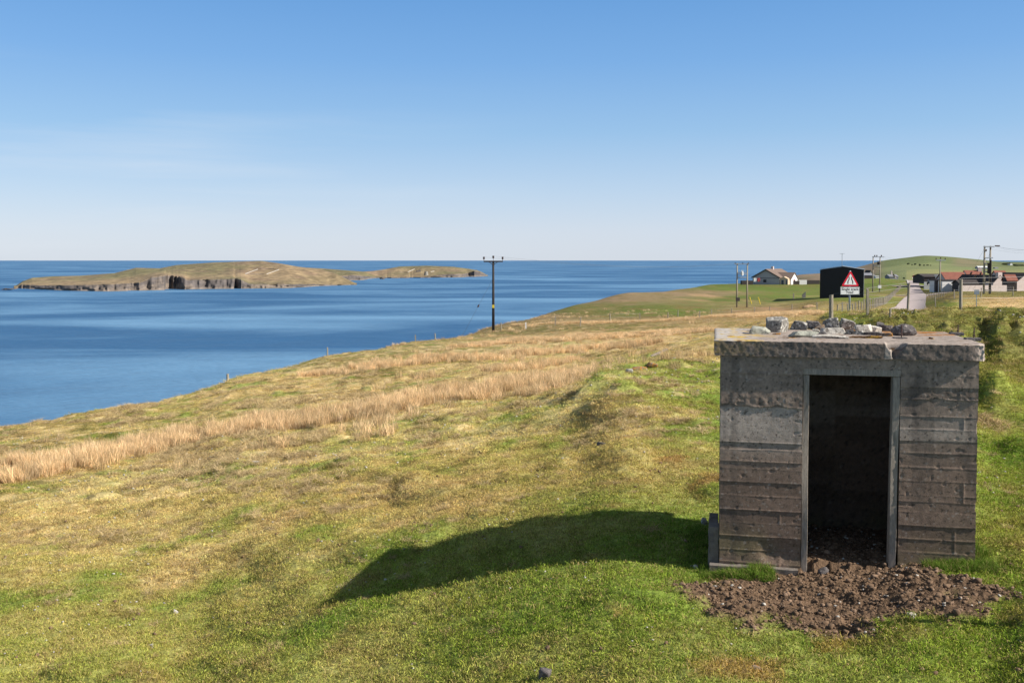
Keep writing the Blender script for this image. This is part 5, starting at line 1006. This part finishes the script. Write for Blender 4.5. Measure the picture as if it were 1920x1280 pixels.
# long strawy tussocks standing in the turf
pts = []
rs = np.random.RandomState(77)
for px, py, n, spread, hgt in ((1170,785,16,.7,1.0),(1130,805,10,.7,.8),(1335,800,12,.5,.9),(1250,785,8,.6,.7),(825,960,9,.35,.55),(700,1055,8,.35,.5),(640,1070,7,.35,.5),(470,1240,8,.25,.5),(500,1225,5,.25,.45),(450,1260,5,.2,.4),(1855,790,14,.25,1.1),(1850,800,8,.3,1.0),(560,955,6,.5,.4),(980,880,6,.4,.5),(1045,862,6,.4,.5),(750,920,8,.6,.4),(300,960,10,.8,.45),(150,990,12,1.0,.45),(60,960,10,.9,.5),(500,1080,5,.4,.35),(860,1200,4,.3,.35)):
    g = ground_at(px, py)
    for i in range(n): a, b = rs.normal(0, spread, 2); pts.append((g.x+a, g.y+b, hgt*rs.uniform(.6, 1.2)))
xs, ys, r_ = scatter(34000, 11, 60, 81, .6, .5); zz_ = lookup(TG, xs/ys, np.log(ys)); px_, py_ = proj(xs, ys, zz_)
m_ = sm(fbm2(xs, ys/1.3, 2.0, 3, 82, .65), .02, .35)*np.where(px_ < 750, 1, .45)*sm(py_, 1080, 960)*(px_ < 1330)+.03; k = m_ > r_.uniform(.0, 1.4, len(xs))
pts += [(a, b, c_) for a, b, c_ in zip(xs[k], ys[k], r_.uniform(.4, 1.0, int(k.sum()))*np.clip(ys[k]/18, .7, 1.6))]
pts = np.array(pts); k = keep(pts[:, 0], pts[:, 1]); pts = pts[k]; m = len(pts)
c = np.array((.95,.76,.45))[None]*rs.uniform(.65, 1.1, (m, 1))
tus = [clump('tussock', s, 90, .13, .10, .34, .007, .7, 1.55, .85) for s in (21, 22)]
grass_object('straw_tussocks', tus, pts[:, 0], pts[:, 1], zterr(pts[:, 0], pts[:, 1]), pts[:, 2], c, 'loose long strawy tussocks scattered over the turf', rs.randint(0, 2, m), pts[:, 2]*.65)
# fresh green fringe at the foot of the hut walls
L2 = []
for i in range(420):
    sd = i % 3; 
    if sd == 0: a, b = rs.uniform(-.15, .55), rs.uniform(-.32, -.06)
    elif sd == 1: a, b = rs.uniform(2.1, 2.8), rs.uniform(-.30, -.03)
    else: a, b = (rs.uniform(-.35, -.12), rs.uniform(-.2, 1.6)) if i % 2 else (rs.uniform(2.63, 2.8), rs.uniform(-.1, 1.6))
    q = HA[:2]+a*ea+b*eb; L2.append((q[0], q[1]))
L2 = np.array(L2); m = len(L2); c = np.array((.13,.21,.03))[None]*rs.uniform(.7, 1.3, (m, 1)); tl = [clump('lush_tuft', s, 60, .07, .05, .13, .004, .1, 1.0, .08) for s in (31, 32)]
grass_object('lush_grass', tl, L2[:, 0], L2[:, 1], zterr(L2[:, 0], L2[:, 1]), rs.uniform(.6, 1.1, m), c, 'lush green grass growing along the foot of the hut walls', rs.randint(0, 2, m))
# ------------------------------------------------------------------ clods, pebbles and bits in the turf
def debris(name, X, Y, size, mt, label, seed, cat, sq=.6, sink=.25, up=0):
    V, F, n0 = [], [], 0; rs = np.random.RandomState(seed); Z_ = zterr(X, Y); B_ = [stone_v(seed+i, 1, 1, 1, 2, 9, .12) for i in range(8)]
    for i in range(len(X)):
        p, f = B_[i % 8]; a = rs.uniform(0, 6.28); s = size[i]; c_, s_ = math.cos(a), math.sin(a); q = np.stack([(p[:, 0]*c_-p[:, 1]*s_)*s, (p[:, 0]*s_+p[:, 1]*c_)*s*rs.uniform(.6, 1), p[:, 2]*s*sq-s*sink+up], 1)+np.array((X[i], Y[i], Z_[i])); V.append(q); F.append(f+n0); n0 += len(q)
    o = npmesh(name, np.concatenate(V), np.concatenate(F), mt, smooth=False); tag(o, label, cat, kind='stuff')
M['clod'] = mat('soil_clod', (.155,.100,.062), 1, .45, 12, .004, 60, obj=False, col2=(.27,.18,.12), c2scale=14, c2lo=.55, c2hi=.62)
xs, ys, rs = scatter(260000, 8, 12, 61, .62); k = (soil(xs, ys) > rs.uniform(.02, .6, len(xs))); xs, ys = xs[k][:11000], ys[k][:11000]; a, b = hut_local(xs, ys); k = ~((a > 0) & (a < HW) & (b > 0) & ((a < dL) | (a > dR))); xs, ys = xs[k], ys[k]
debris('soil_clods', xs, ys, np.clip(rs.lognormal(-4.3, .6, len(xs)), .006, .075), M['clod'], 'crumbled brown soil clods trampled in front of the doorway', 1, 'soil', .7, .2)
k = rs.uniform(0, 1, len(xs)) < .018; debris('pale_grit', xs[k], ys[k], rs.uniform(.012, .04, k.sum()), M['stone_pale'], 'pale pebbles scattered over the muddy patch', 2, 'pebbles')
xs, ys, rs = scatter(3500, 6.5, 40, 63, .6, .4); k = keep(xs, ys); xs, ys = xs[k], ys[k]; cl = fbm2(xs, ys, 1.5, 2, 70) > -.05; xs, ys = xs[cl], ys[cl]
debris('white_flecks', xs, ys, rs.uniform(.010, .034, len(xs))*np.clip(ys/12, .8, 2), M['stone_pale'], 'tiny pale stones and wool flecks scattered in the turf', 3, 'pebbles', .6, .05, .012)
xs, ys, rs = scatter(1600, 6.5, 34, 64, .6, .4); k = keep(xs, ys) & (fbm2(xs, ys, 1.2, 2, 71) > .1); xs, ys = xs[k], ys[k]
debris('dark_droppings', xs, ys, rs.uniform(.015, .06, len(xs)), M['clod'], 'small dark clods and droppings in the grass', 4, 'soil', .7, .05, .008)
